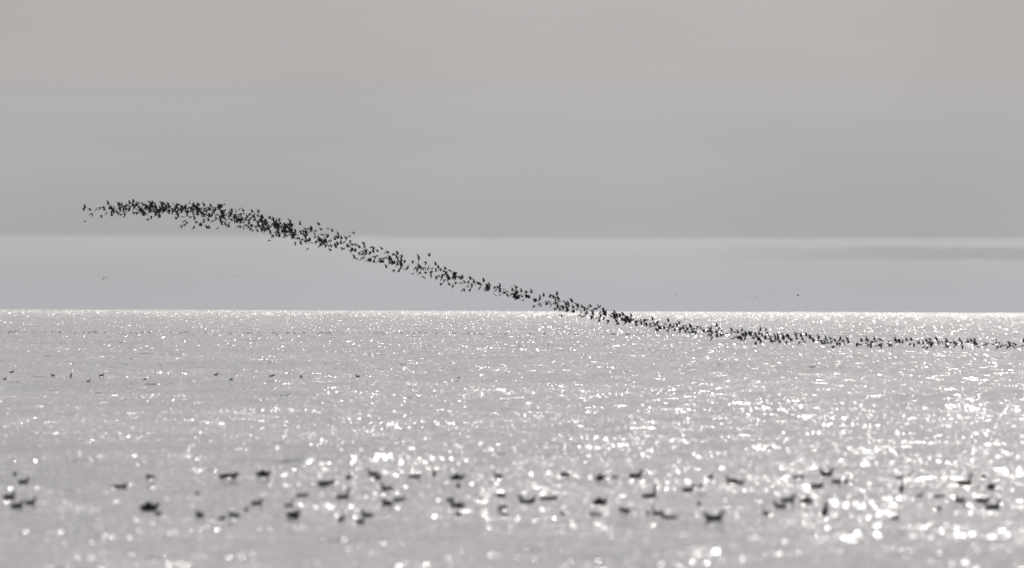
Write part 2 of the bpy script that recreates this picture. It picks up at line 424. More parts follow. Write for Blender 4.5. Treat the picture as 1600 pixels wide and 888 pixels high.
# ------------------------------------------------------------------ the flock on the wing
# (east, north, up in metres; pose; shape; roll, pitch, heading in degrees; size; label)
SECTION = ["of the flock's scattered left tip", "of the flock's densest left stretch", 'of the thick descent above the cloud edge', 'where the flock thins across the cloud edge', 'of the flock over the upper pale haze', 'of the small clumps left of the horizon crossing', 'where the flock crosses the horizon', 'just past the horizon crossing over bright water', 'of the low stretch over the glittering water', 'of the low clumps right of the middle glitter', 'of the last low stretch toward the right edge']
FLOCK = [
    (-29.19,976.9,10.39,'U',2,1,-3,20,1.04,'dark bird with raised wings at the very left tip of the flock'),
    (-28.93,966,10.17,'U',3,-4,-2,-26,0.92,'dark bird just under the bird at the left tip of the flock'),
    (-28.66,971.1,10.2,'U',3,-7,-7,-16,1,"dark bird with tall raised wings, third from the flock's left tip"),
    (-28.52,969.3,9.96,'D',0,17,-6,40,1.09,'dark bird with lowered wings just below the third bird from the left tip'),
    (-29.1,974.3,9.46,'H',0,-5,-20,16,0.93,'lone dark bird straggling below the left tip of the flock'),
    (-28.75,989.3,10.39,'X',2,50,7,-64,1.01,'banking dark bird alone between the left tip and the first clump'),
    (-27.86,967.4,10.36,'D',2,26,-5,-11,1.03,1),
    (-28.1,983.4,10.52,'D',0,8,-11,14,1,0),
    (-27.36,959.8,10.15,'U',2,12,-18,2,1.03,1),
    (-27.2,963,10.57,'U',2,-7,-8,12,1.04,'dark bird with raised wings alone above the flock near its left tip'),
    (-27.84,968.8,9.83,'D',0,-19,-12,-13,0.97,'dark bird beating its wings down, alone below the flock near its left tip'),
    (-27.56,971.8,10.02,'H',1,-11,-38,3,1.03,'small dark gliding bird in the gap below the first small clump'),
    (-27.48,981.8,9.9,'U',2,-13,-8,9,1.11,"dark bird with raised wings alone below the flock's first small clump"),
    (-26.92,992.4,9.88,'H',1,12,-6,-37,0.96,5),
    (-25.67,983.1,10.76,'X',1,35,-16,48,0.96,3),
    (-25.41,984.7,10.67,'X',1,65,-19,-23,1.02,3),
    (-24.65,970.8,10.8,'H',0,8,-26,30,0.97,'small dark gliding bird alone above the densest left part of the flock'),
    (-24.93,979,9.67,'D',2,-7,-5,-15,1.09,'dark bird beating down alone under the densest left part of the flock'),
    (-24.73,980,9.85,'D',0,-33,-2,-12,1,5),
    (-23.1,974.4,10.68,'X',0,-53,-25,74,0.93,3),
    (-21.76,965.3,10.64,'U',3,-43,8,68,0.98,3),
    (-21.35,991.8,10.66,'U',0,19,-18,1,1.07,3),
    (-23.88,969.7,9.73,'U',1,-21,-9,31,0.98,5),
    (-22.68,965.2,9.6,'U',3,-6,3,-23,0.93,'dark bird with raised wings, left of the two under the dense part'),
    (-23.04,986.7,9.83,'U',3,-36,-10,-4,0.9,'dark bird with raised wings, right of the two under the dense part'),
    (-22.84,991.7,9.9,'H',1,-1,-0,-9,0.97,5),
    (-22.33,974,9.52,'D',0,3,-14,-47,1.05,5),
    (-22.3,981.1,9.42,'H',1,15,-22,14,1.04,5),
    (-22.67,989.3,9.36,'D',0,-7,-5,-22,0.93,5),
    (-22.66,979.4,9.23,'D',1,-14,-6,-42,1.04,'leftmost dark bird of the loose group trailing under the dense part'),
    (-21.69,976.5,9.65,'U',0,-6,-1,-5,1.05,5),
    (-21.98,996.3,9.59,'D',0,-16,31,-26,0.97,5),
    (-21.41,992.7,9.49,'U',0,-20,0,-47,0.94,5),
    (-21.21,984.7,9.67,'H',1,-11,-10,-15,0.97,5),
    (-21.06,993.1,9.64,'U',3,-30,-23,16,1,5),
    (-20.66,987.8,9.61,'D',2,-9,-3,37,1.09,5),
    (-22.42,1008,9.21,'H',0,39,-0,-24,1.01,'gliding dark bird, lowest of the loose group trailing under the dense part'),
    (-21.23,995.2,9.13,'U',1,-12,-11,-15,1.1,'left bird of the touching pair below the dense part of the flock'),
    (-20.75,980.2,9.05,'U',0,-24,-8,-13,0.96,'right bird of the touching pair below the dense part of the flock'),
    (-20.23,982.4,9.06,'H',0,-2,-37,6,1.07,'gliding dark bird alone below, at the right end of the trailing group'),
    (-23.1,963.1,9.96,'U',1,-19,-1,15,0.97,5),
    (-22.15,985.6,9.86,'D',2,-1,-6,-4,1.03,5),
    (-20.35,983.2,9.79,'D',1,2,-2,7,1.02,5),
    (-20.31,982.2,10.01,'D',0,17,-18,-40,1.01,4),
    (-19.8,984.6,10.71,'H',0,-11,-15,24,0.92,'small dark gliding bird alone above the flock where it begins to descend'),
    (-19.04,970.1,10.32,'D',2,8,-8,15,1.09,6),
    (-19.31,999.2,10.32,'X',0,61,37,53,0.92,6),
    (-18.93,991.9,10.38,'U',3,-14,-16,109,1.01,'dark bird with raised wings standing out above the start of the descent'),
    (-18.97,999.5,10.18,'D',1,-32,-14,-9,0.96,6),
    (-17.93,986.5,10.19,'U',3,-17,-1,5,1.02,6),
    (-18.56,1011.3,10.23,'D',0,-13,2,23,1.09,6),
    (-17.72,999.5,10.26,'U',0,-2,-13,-47,1.06,6),
    (-16.72,987.7,9.78,'U',3,-15,-15,26,1.07,'dark bird with tall raised wings above the thick clump on the descent'),
    (-16.09,988.6,9.77,'D',1,4,14,-0,1.1,6),
    (-19.77,983,9.73,'X',1,79,-40,50,1.06,8),
    (-19.91,992.2,9.41,'X',0,72,-25,37,1.03,8),
    (-19.7,995.6,9.51,'H',1,-1,-16,-23,0.97,8),
    (-19.46,982.8,9.15,'U',0,7,-11,-21,0.99,8),
    (-18.84,981.5,9.19,'H',1,-1,-27,7,1.08,8),
    (-18.49,986,9.03,'U',0,-2,-24,-75,0.94,8),
    (-18.11,989.9,8.99,'U',3,-11,-9,-11,0.95,8),
    (-17.6,970.6,8.82,'U',1,-26,-12,-62,1,8),
    (-17.56,987.2,8.88,'U',3,29,-15,21,1.01,8),
    (-17.06,975.9,8.85,'U',0,9,-11,37,1.07,8),
    (-16.82,994.2,8.87,'X',0,64,-4,25,1.09,8),
    (-16.71,998.4,8.67,'D',1,-2,-6,30,1.1,8),
    (-16.98,1001,8.32,'D',2,-5,25,4,0.96,'dark bird beating down alone well below the flock at the cloud edge'),
    (-15.65,995.9,8.62,'H',1,16,-17,6,1.1,8),
    (-14.71,992.1,9.38,'U',2,-4,-3,6,1.06,'dark bird with tall raised wings alone above the descending flock'),
    (-14.32,987.8,9.1,'H',1,-12,-9,-38,0.95,9),
    (-13.51,1001.1,9.41,'U',3,14,-13,-5,1.08,'topmost dark bird with raised wings above the thinning descent'),
    (-13.16,987.2,9,'U',3,-21,-24,-17,0.93,'large dark bird with raised wings just below the topmost of the thinning descent'),
    (-12.56,974.7,9.01,'H',0,-8,3,6,0.91,'gliding dark bird alone right of the two raised-wing birds above the descent'),
    (-12.37,983.1,8.89,'U',3,-5,0,0,1.02,'dark bird with raised wings alone above the thinning descent'),
    (-13.53,984.9,8.91,'H',0,-16,-5,15,1.02,9),
    (-14.55,982.9,8.9,'D',0,-10,-3,-12,1.05,9),
    (-13.04,981.5,8.64,'D',2,25,-29,72,1.12,9),
    (-12.3,996.7,8.63,'D',1,-4,-17,-57,1.04,9),
    (-12.15,998.7,8.74,'U',3,28,-7,19,0.94,9),
    (-11.95,982.4,8.41,'U',2,-21,-2,-27,1.05,9),
    (-11.82,990.1,8.4,'U',3,19,5,-7,1.09,10),
    (-11.46,988.1,8.42,'X',1,56,-20,2,0.97,9),
    (-10.92,984.1,8.81,'H',1,25,-14,42,0.98,'slim gliding bird farthest out above the flock at the cloud edge'),
    (-11.21,987.6,8.57,'H',1,-21,1,13,0.95,'slim gliding bird just below the farthest one out at the cloud edge'),
    (-11.27,994.3,8.29,'D',1,-24,-17,21,0.96,9),
    (-12.26,988.8,8.33,'U',1,12,14,-31,1.1,10),
    (-11.6,988.5,8.16,'H',1,30,-1,-15,0.93,10),
    (-12.66,979.6,8.44,'U',2,26,-13,-5,0.94,9),
    (-13.74,994.6,8.74,'X',0,64,-2,55,0.97,10),
    (-13.43,974.8,8.42,'H',0,20,-2,-1,0.97,10),
    (-14.92,983.8,8.11,'D',0,-35,-16,15,1.01,11),
    (-14.46,981.3,7.98,'U',2,9,-24,-40,0.99,'dark bird with raised wings alone beneath the thick descent'),
    (-14.1,987.1,7.68,'H',1,22,-2,-11,0.95,'small gliding bird alone well below the descending flock'),
    (-12.48,983.9,7.56,'U',1,-3,-35,3,1.01,'dark bird with raised wings alone below the thinning descent'),
    (-14.62,995.9,8.38,'D',2,32,2,-11,0.98,10),
    (-12.56,993.3,7.95,'D',0,-0,0,24,0.95,11),
    (-11.9,993.2,8.08,'U',2,-25,-1,-8,1.09,10),
    (-11.86,995.3,7.8,'D',0,22,-0,29,0.99,11),
    (-11.11,992.9,7.98,'U',3,-14,-1,-33,0.93,10),
    (-10.85,989.2,8.05,'D',1,-14,11,-42,1.05,9),
    (-10.4,973.6,7.4,'D',0,19,1,16,0.91,13),
    (-10.88,986.5,7.08,'U',2,18,-15,-1,1.05,11),
    (-10.66,977.4,7,'D',2,-2,-12,-58,1.07,11),
    (-13.4,977.5,8.19,'D',1,-14,-9,-8,1.04,10),
    (-10.13,978.1,7.98,'U',3,4,-9,-7,1.08,12),
    (-10.26,995.1,7.86,'H',0,-34,-12,12,0.99,12),
    (-9.62,976.2,7.79,'H',1,-2,-27,-27,1.03,12),
    (-9.57,989.2,7.72,'U',3,-4,-19,-3,1.09,12),
    (-9.17,975.3,7.48,'U',3,4,-9,-5,0.92,12),
    (-8.92,980.3,7.65,'U',1,-19,-20,-33,0.92,'large dark bird with raised wings standing above the middle of the flock'),
    (-8.77,990.2,7.43,'H',1,-2,-1,-13,1.04,12),
    (-8.65,999.3,7.45,'U',1,7,-25,24,0.98,12),
    (-8.13,979.5,7.36,'D',0,3,3,-15,0.99,12),
    (-7.89,985.7,7.32,'U',2,-4,-13,30,1.1,12),
    (-7.89,980.5,7.1,'X',0,83,-29,16,1.11,12),
    (-7.43,966.4,7.07,'U',0,9,-17,-50,1.06,12),
    (-7.31,971.4,6.87,'D',1,-2,-14,12,1.01,12),
    (-7.52,970.7,6.88,'X',2,74,2,7,1.11,12),
    (-6.34,970.9,7.06,'X',0,-66,-9,-11,1.06,'banking dark bird alone above the middle of the flock'),
    (-5.94,981.2,6.8,'D',1,32,-5,26,1.06,'dark bird beating down alone above the middle of the flock'),
    (-9.71,976.7,7.46,'D',1,2,-7,-19,1.09,13),
    (-9.43,972.2,7.41,'U',0,8,-4,25,0.98,13),
    (-9.27,978.7,7.21,'D',0,22,-9,-36,0.96,13),
    (-9.47,980.6,7.14,'H',1,-16,-31,-49,0.94,13),
    (-10.03,985.4,6.91,'D',0,15,-1,-76,1.1,14),
    (-9.58,966.1,6.79,'U',2,26,1,20,1.07,14),
    (-9.58,990.7,6.79,'U',0,19,10,16,1.02,14),
    (-9.07,985.3,7.05,'D',0,-15,-9,39,0.97,13),
    (-7.79,973.4,6.61,'X',1,-56,1,9,1.05,13),
    (-8.58,977.3,6.4,'U',2,-8,-20,16,0.96,'dark bird with raised wings alone under the middle left of the flock'),
    (-8.08,976.7,6.23,'D',0,2,-4,-22,0.94,'dark bird beating down beside the lowest bird below the middle left'),
    (-7.7,969,6.1,'U',2,-17,17,-7,0.97,'dark bird with raised wings, lowest below the middle left of the flock'),
    (-6.8,980.8,5.97,'H',0,2,-1,3,1.06,'small gliding bird alone below the middle of the flock'),
    (-5.98,962.3,5.75,'D',0,11,-23,69,1.09,'dark bird beating down alone below the middle of the flock'),
    (-6.79,977.5,6.71,'U',0,-31,7,13,0.92,12),
    (-6.26,953.3,6.59,'U',0,28,16,-70,1.09,12),
    (-6.19,961.5,6.06,'D',1,-0,9,-46,1.1,14),
    (-5.83,970,5.99,'U',3,-15,-25,29,0.91,14),
    (-5.73,979.2,6.34,'X',0,-60,6,128,1.02,13),
    (-5.44,972.9,6.33,'H',1,-6,-25,33,1.07,13),
    (-5.4,960.3,6.13,'D',0,-1,17,-13,1.08,13),
    (-5.56,978.8,5.89,'X',1,79,1,40,1.03,13),
    (-5.17,971.7,6.15,'U',2,25,-5,5,0.93,13),
    (-5.2,971.2,6.58,'U',0,2,-5,21,0.91,'dark bird with raised wings alone just right of the three above the middle'),
    (-5.67,977.3,7.19,'U',0,9,18,-36,1,'topmost dark bird with raised wings alone above the middle of the flock'),
    (-4.21,970.2,6.17,'H',0,-22,-10,-38,1.11,15),
    (-4.53,962.1,5.56,'D',0,25,2,-33,0.97,14),
    (-3.81,968.5,5.4,'D',0,10,7,9,0.98,17),
    (-3.36,952.3,5.35,'D',2,-1,21,-32,1,16),
    (-3.15,955.8,5.36,'U',1,-28,-22,-34,0.91,16),
    (-2.94,964.7,5.43,'X',2,40,-28,-23,1.11,16),
    (-2.79,965.6,5.6,'U',0,-19,-13,29,1.01,15),
    (-3.02,975.7,5.13,'D',2,2,-8,33,0.9,16),
    (-3.24,958.9,4.94,'D',1,-2,1,-41,1.08,'dark bird beating down alone below the flock left of the horizon crossing'),
    (-2.83,961.1,4.92,'D',0,-10,-1,-6,0.97,'dark bird beating down, right one of the two lowest before the gap'),
    (-4.83,974.4,5.33,'D',0,7,1,5,1.04,'dark bird beating down alone below the flock, left of a pair'),
    (-4.3,981.7,5.22,'U',1,-5,-9,-11,0.96,'dark bird with raised wings, left of a pair below the flock'),
    (-4.03,972.2,5.2,'D',1,27,-9,-8,0.92,'dark bird beating down, right of a pair below the flock'),
    (-2.73,975.1,5.17,'X',1,75,-8,-5,0.93,16),
    (-2.52,947.8,5.42,'X',1,-62,-4,-1,0.97,15),
    (-1.9,965,5.45,'U',2,-11,-13,-20,1.09,'dark bird with raised wings alone above the small round clump'),
    (-1.19,973.5,5.1,'D',0,-1,-8,21,0.93,16),
    (-1.08,959,4.86,'H',1,-0,-16,-4,1.1,16),
    (-0.81,959.2,4.76,'U',0,8,-2,-0,1.09,16),
    (-0.79,954.6,4.54,'H',0,0,-14,35,0.98,16),
    (-1.08,959.6,4.52,'X',2,50,14,88,1.02,17),
    (-0.35,945.6,4.8,'D',0,-7,-3,48,0.93,16),
    (-0.29,958.5,4.52,'X',1,45,-19,30,0.98,16),
    (0.02,956.5,4.83,'U',2,0,-3,-9,0.96,15),
    (0.3,958.8,5.01,'U',1,-13,-20,-30,1.02,'dark bird with raised wings alone above the last clump over the haze band'),
    (0.63,963.1,4.76,'U',2,-20,-1,9,1,15),
    (0.75,960.2,4.2,'H',0,-2,-29,-17,0.95,17),
    (0.96,943.3,4.69,'U',3,17,-15,-26,0.99,15),
    (1.28,939.3,4.71,'U',0,32,9,-38,1.09,15),
    (1.54,937.1,4.3,'D',0,-7,4,-43,1.04,16),
    (1.54,948.9,4.11,'U',0,2,-15,14,1.09,16),
    (1.49,956.9,3.84,'D',0,15,19,-3,0.95,'dark bird beating down alone low left of the horizon crossing'),
    (1.85,945.8,4.33,'X',0,73,-1,-29,1.06,18),
    (1.82,931.2,4,'D',2,20,14,-19,0.97,19),
    (1.9,941.3,3.8,'U',0,2,-11,-62,0.91,20),
    (2.07,939.2,4.48,'U',2,-14,1,-9,0.98,'crescent-shaped dark bird alone above the horizon crossing'),
    (2.48,938.6,4.4,'U',2,-8,8,-27,0.94,18),
    (2.73,934.8,4.37,'U',0,-9,-26,-23,1.07,18),
    (2.93,938.7,4.56,'U',2,16,3,29,1.04,'topmost dark bird above the place where the flock crosses the horizon'),
    (2.56,940.8,3.94,'X',2,-84,13,-66,1.01,19),
    (2.82,943.8,3.69,'D',0,-18,-14,4,0.99,20),
    (3.41,943.4,4.14,'H',0,10,7,15,0.97,18),
    (3.33,961.1,3.23,'D',0,21,12,30,0.97,'dark bird beating down alone below the horizon under the crossing'),
    (3.93,931.8,4.11,'U',2,-27,-19,40,1.1,'dark bird with raised wings alone above the horizon crossing, to its right'),
    (4.55,930.8,3.75,'U',1,26,2,18,0.92,18),
    (4.97,943,3.62,'U',1,-11,10,48,0.97,19),
    (5.09,926.6,3.81,'U',3,-9,-4,-8,1,18),
    (5.7,935.9,3.75,'U',1,-12,-1,-46,1.05,"last dark bird above the horizon at the flock's crossing"),
    (4.58,943.1,3.41,'X',1,78,-7,-61,0.99,19),
    (4.54,945.5,3.22,'D',0,13,18,51,1.09,20),
    (4.76,941.2,3.18,'D',2,10,18,-29,1.08,20),
    (6.42,955.6,2.88,'D',1,33,2,15,1.11,'small dark bird beating down alone under the dark round clump'),
    (6.41,918.3,3.38,'D',0,-9,-22,-68,1.02,21),
    (7.04,907.7,3.27,'U',0,-3,-5,22,0.98,21),
    (6.95,937.6,2.76,'D',1,-2,5,33,1.09,23),
    (7.58,921.7,2.79,'U',0,1,-16,12,1.03,23),
    (7.81,936.4,3.2,'U',3,-29,-1,2,0.94,21),
    (7.86,925.7,3,'D',2,-22,7,28,1.05,22),
    (8.08,929.4,2.9,'D',1,5,7,23,1.02,22),
    (7.96,915.3,2.62,'U',1,-11,3,-8,0.98,23),
    (8.21,919.5,3.01,'D',1,1,-15,47,1.08,21),
    (8.37,923.1,2.68,'U',2,2,-28,50,0.97,22),
    (8.53,920.5,3.01,'D',1,2,-1,18,1.07,21),
    (8.7,919.3,2.97,'H',0,1,-10,-12,1.1,22),
    (8.64,927.1,2.75,'D',1,-4,-2,-36,1,22),
    (8.56,910.8,2.61,'U',2,-12,3,18,0.96,23),
    (9.04,919.3,3,'U',0,-3,-6,-3,0.98,21),
    (9.04,931.9,2.74,'D',1,13,13,-16,1.02,22),
    (8.94,915,2.59,'D',2,-21,12,35,0.97,22),
    (9.33,916.4,2.87,'D',0,11,3,7,1.09,21),
    (9.67,907.4,2.44,'U',2,-5,-20,-34,0.97,22),
    (9.85,920.2,2.72,'D',2,44,-4,61,1.07,21),
    (9.98,912,2.9,'U',1,11,-5,-13,0.92,24),
    (10.66,924.7,2.58,'U',0,12,-2,22,0.99,25),
    (10.74,918.1,2.74,'U',0,-2,-8,50,1.08,24),
    (11.19,924.6,2.61,'D',0,-1,4,33,1,24),
    (11.47,924.6,2.2,'D',2,7,22,30,0.96,26),
    (11.62,910.7,2.49,'D',2,11,-18,-19,1.06,24),
    (11.86,915.1,2.58,'D',0,26,-6,-23,0.96,24),
    (12,908.4,2.47,'X',0,42,-9,46,0.93,24),
    (12.3,916.3,2.23,'U',1,-5,-1,24,1.01,25),
    (12.72,908.2,1.87,'D',2,-49,6,37,0.93,"dark bird beating down, lowest below the flock on the glitter's left part"),
    (12.88,901.7,2.6,'U',2,2,13,19,0.95,'dark bird with raised wings standing out above the low flock'),
    (13.57,934.7,2.44,'D',2,-30,-2,29,1.04,24),
    (13.5,918.3,2.32,'D',2,-19,-8,19,0.93,24),
    (13.18,920.5,2.16,'U',0,-40,-4,22,1.04,25),
    (13.09,912.2,1.92,'U',0,-17,1,31,1.09,26),
    (13.38,914.7,1.97,'U',0,10,-17,2,0.97,25),
    (13.47,898.4,2.18,'H',1,13,-20,-11,1.1,25),
    (14.12,905.8,2.27,'D',2,0,12,-46,1.11,24),
    (14.3,904.2,2.22,'U',1,-3,-10,-7,1.01,24),
    (14.53,906,2.34,'U',2,46,7,11,1.03,24),
    (14.11,914.1,1.83,'H',0,-3,-21,-31,1.05,25),
    (14.69,921.9,1.95,'D',1,3,-9,16,1.09,25),
    (14.63,912.4,1.72,'U',2,-16,-1,-18,1.03,26),
    (14.61,903.8,2,'U',2,-15,-16,44,1.04,25),
    (14.66,899.5,1.86,'X',0,66,-3,-38,1,26),
    (15.26,910.6,2.26,'D',2,-4,-17,-12,0.97,24),
    (16.19,933.7,2.29,'U',0,-4,19,-1,1.06,'dark bird with raised wings alone above the flock over the glittering water'),
    (15.55,898.4,2.13,'U',0,46,-29,27,1.07,25),
    (16.02,915.8,1.96,'U',0,15,-4,7,0.94,28),
    (15.81,890.4,2.4,'U',3,-18,-5,-54,0.99,27),
    (16.22,916,1.97,'D',1,-8,-14,-16,0.99,28),
    (15.86,893,1.84,'U',3,-4,-14,16,0.92,28),
    (16.78,911.1,1.65,'H',0,3,-6,16,0.95,29),
    (17.18,919,1.68,'D',1,-1,-21,-26,1.04,28),
    (15.64,917.8,1.57,'D',1,8,-12,19,0.95,'dark bird beating down, lowest of the flock over the middle glitter'),
    (17.38,920.4,2.12,'H',1,2,-8,19,0.91,27),
    (17.56,915.7,1.64,'D',0,-13,-20,5,1.04,29),
    (17.41,904.2,2.13,'D',1,-2,-3,41,1.11,27),
    (17.65,902.2,1.74,'U',3,-15,-5,-20,0.91,28),
    (17.75,893.8,2.07,'U',0,-6,-2,-48,1.08,27),
    (18.28,904.1,2,'U',0,5,-13,16,1.03,28),
    (18.53,900.7,2.03,'U',2,-11,-7,-24,0.97,27),
    (18.94,909.2,2.03,'D',1,15,2,22,1.1,27),
    (19.09,915.1,1.84,'U',0,-5,-9,-15,1.08,28),
    (18.26,915.8,1.77,'U',1,-35,-13,4,0.98,28),
    (18.3,910.7,1.61,'D',2,-30,0,8,0.92,29),
    (18.58,909.5,1.65,'D',2,-13,2,-40,0.95,29),
    (19.35,917.2,1.64,'U',0,9,-14,-26,1.09,28),
    (20.4,929.3,1.79,'X',0,-64,-12,-47,1.11,27),
    (20.61,917,1.35,'D',0,13,15,12,1.01,'dark bird beating down, lowest of the low flock before the gap'),
    (21.11,922,1.53,'D',1,14,-7,29,1.06,28),
    (21.12,920.1,1.81,'X',2,58,14,-13,1.04,27),
    (21.16,901.7,1.81,'X',0,74,-23,34,1.1,27),
    (21.39,908.6,1.59,'U',3,-22,-8,28,1.05,28),
    (22.21,908.1,1.68,'U',1,-8,-6,14,0.97,31),
    (22.53,909.4,1.55,'D',2,-18,-5,-56,1.04,31),
    (23.45,921.7,1.36,'H',0,-2,-16,-7,0.92,31),
    (24.51,929,1.62,'D',0,39,-8,-110,1.07,31),
    (25.12,920.1,1.56,'U',1,-29,3,33,0.98,31),
    (25.83,936.9,1.65,'U',1,-4,9,-10,0.94,'dark bird with raised wings left of another in the thin right stretch'),
    (25.33,906.2,1.78,'U',3,17,-24,-29,1.01,'dark bird with raised wings alone in the thin stretch on the right'),
    (25.58,918.5,1.51,'D',2,-11,15,2,1.08,31),
    (25.58,910.8,1.37,'U',0,26,10,-3,0.97,'dark bird with raised wings alone beneath the low flock on the right'),
    (26.21,921.7,1.5,'U',1,-5,-4,31,1.05,31),
    (26.98,938.5,1.45,'X',1,-39,-2,28,0.96,31),
    (26.28,912.2,1.35,'H',1,-17,-21,8,0.99,32),
    (26.5,913,1.28,'H',1,-24,-29,-11,0.93,32),
    (27.59,929.2,1.73,'U',1,16,-10,-16,1.04,30),
    (27.86,932.6,1.38,'U',2,-8,-1,84,0.96,31),
    (28.01,932.9,1.61,'D',1,4,-12,-61,0.94,30),
    (28.5,929.3,1.54,'H',0,-9,-12,-20,1.08,30),
    (29.21,932.8,1.67,'U',0,6,-9,2,0.94,30),
    (29.08,923.8,1.34,'D',1,-6,-21,-6,0.97,31),
    (30.12,945.1,1.51,'U',1,-31,4,12,1.06,31),
    (29.95,932.5,1.62,'U',2,-22,-18,-13,1.03,30),
    (29.9,916.8,1.33,'H',1,-14,24,-24,1.09,'gliding dark bird skimming lowest over the water near the right edge'),
    (31.75,944.6,1.41,'H',0,-5,6,-30,1.04,31),
    (31.14,920,1.63,'X',0,-81,13,47,0.99,30),
    (32.63,958.7,1.47,'D',2,16,6,41,1.01,30),
    (32.2,948.7,1.26,'D',1,21,-2,-43,1.01,32),
    (33.67,951.9,1.2,'H',1,7,-14,-12,1.09,32),
    (33.76,944.7,1.58,'U',0,-10,17,10,0.94,30),
    (33.99,952.1,1.29,'H',1,5,-40,23,0.96,31),
]
for x, y, z, p, v, ro, pi, ya, sc, lab in FLOCK:
    place('flying_bird', FLY_MESH[p][v], (x, y, z), (R(ro), R(pi), R(ya)), sc,
          lab if isinstance(lab, str) else 'dark %s bird %s %s' % (POSE[p], EDGE[lab % 3], SECTION[lab // 3]), 'birds of the long winding flock')

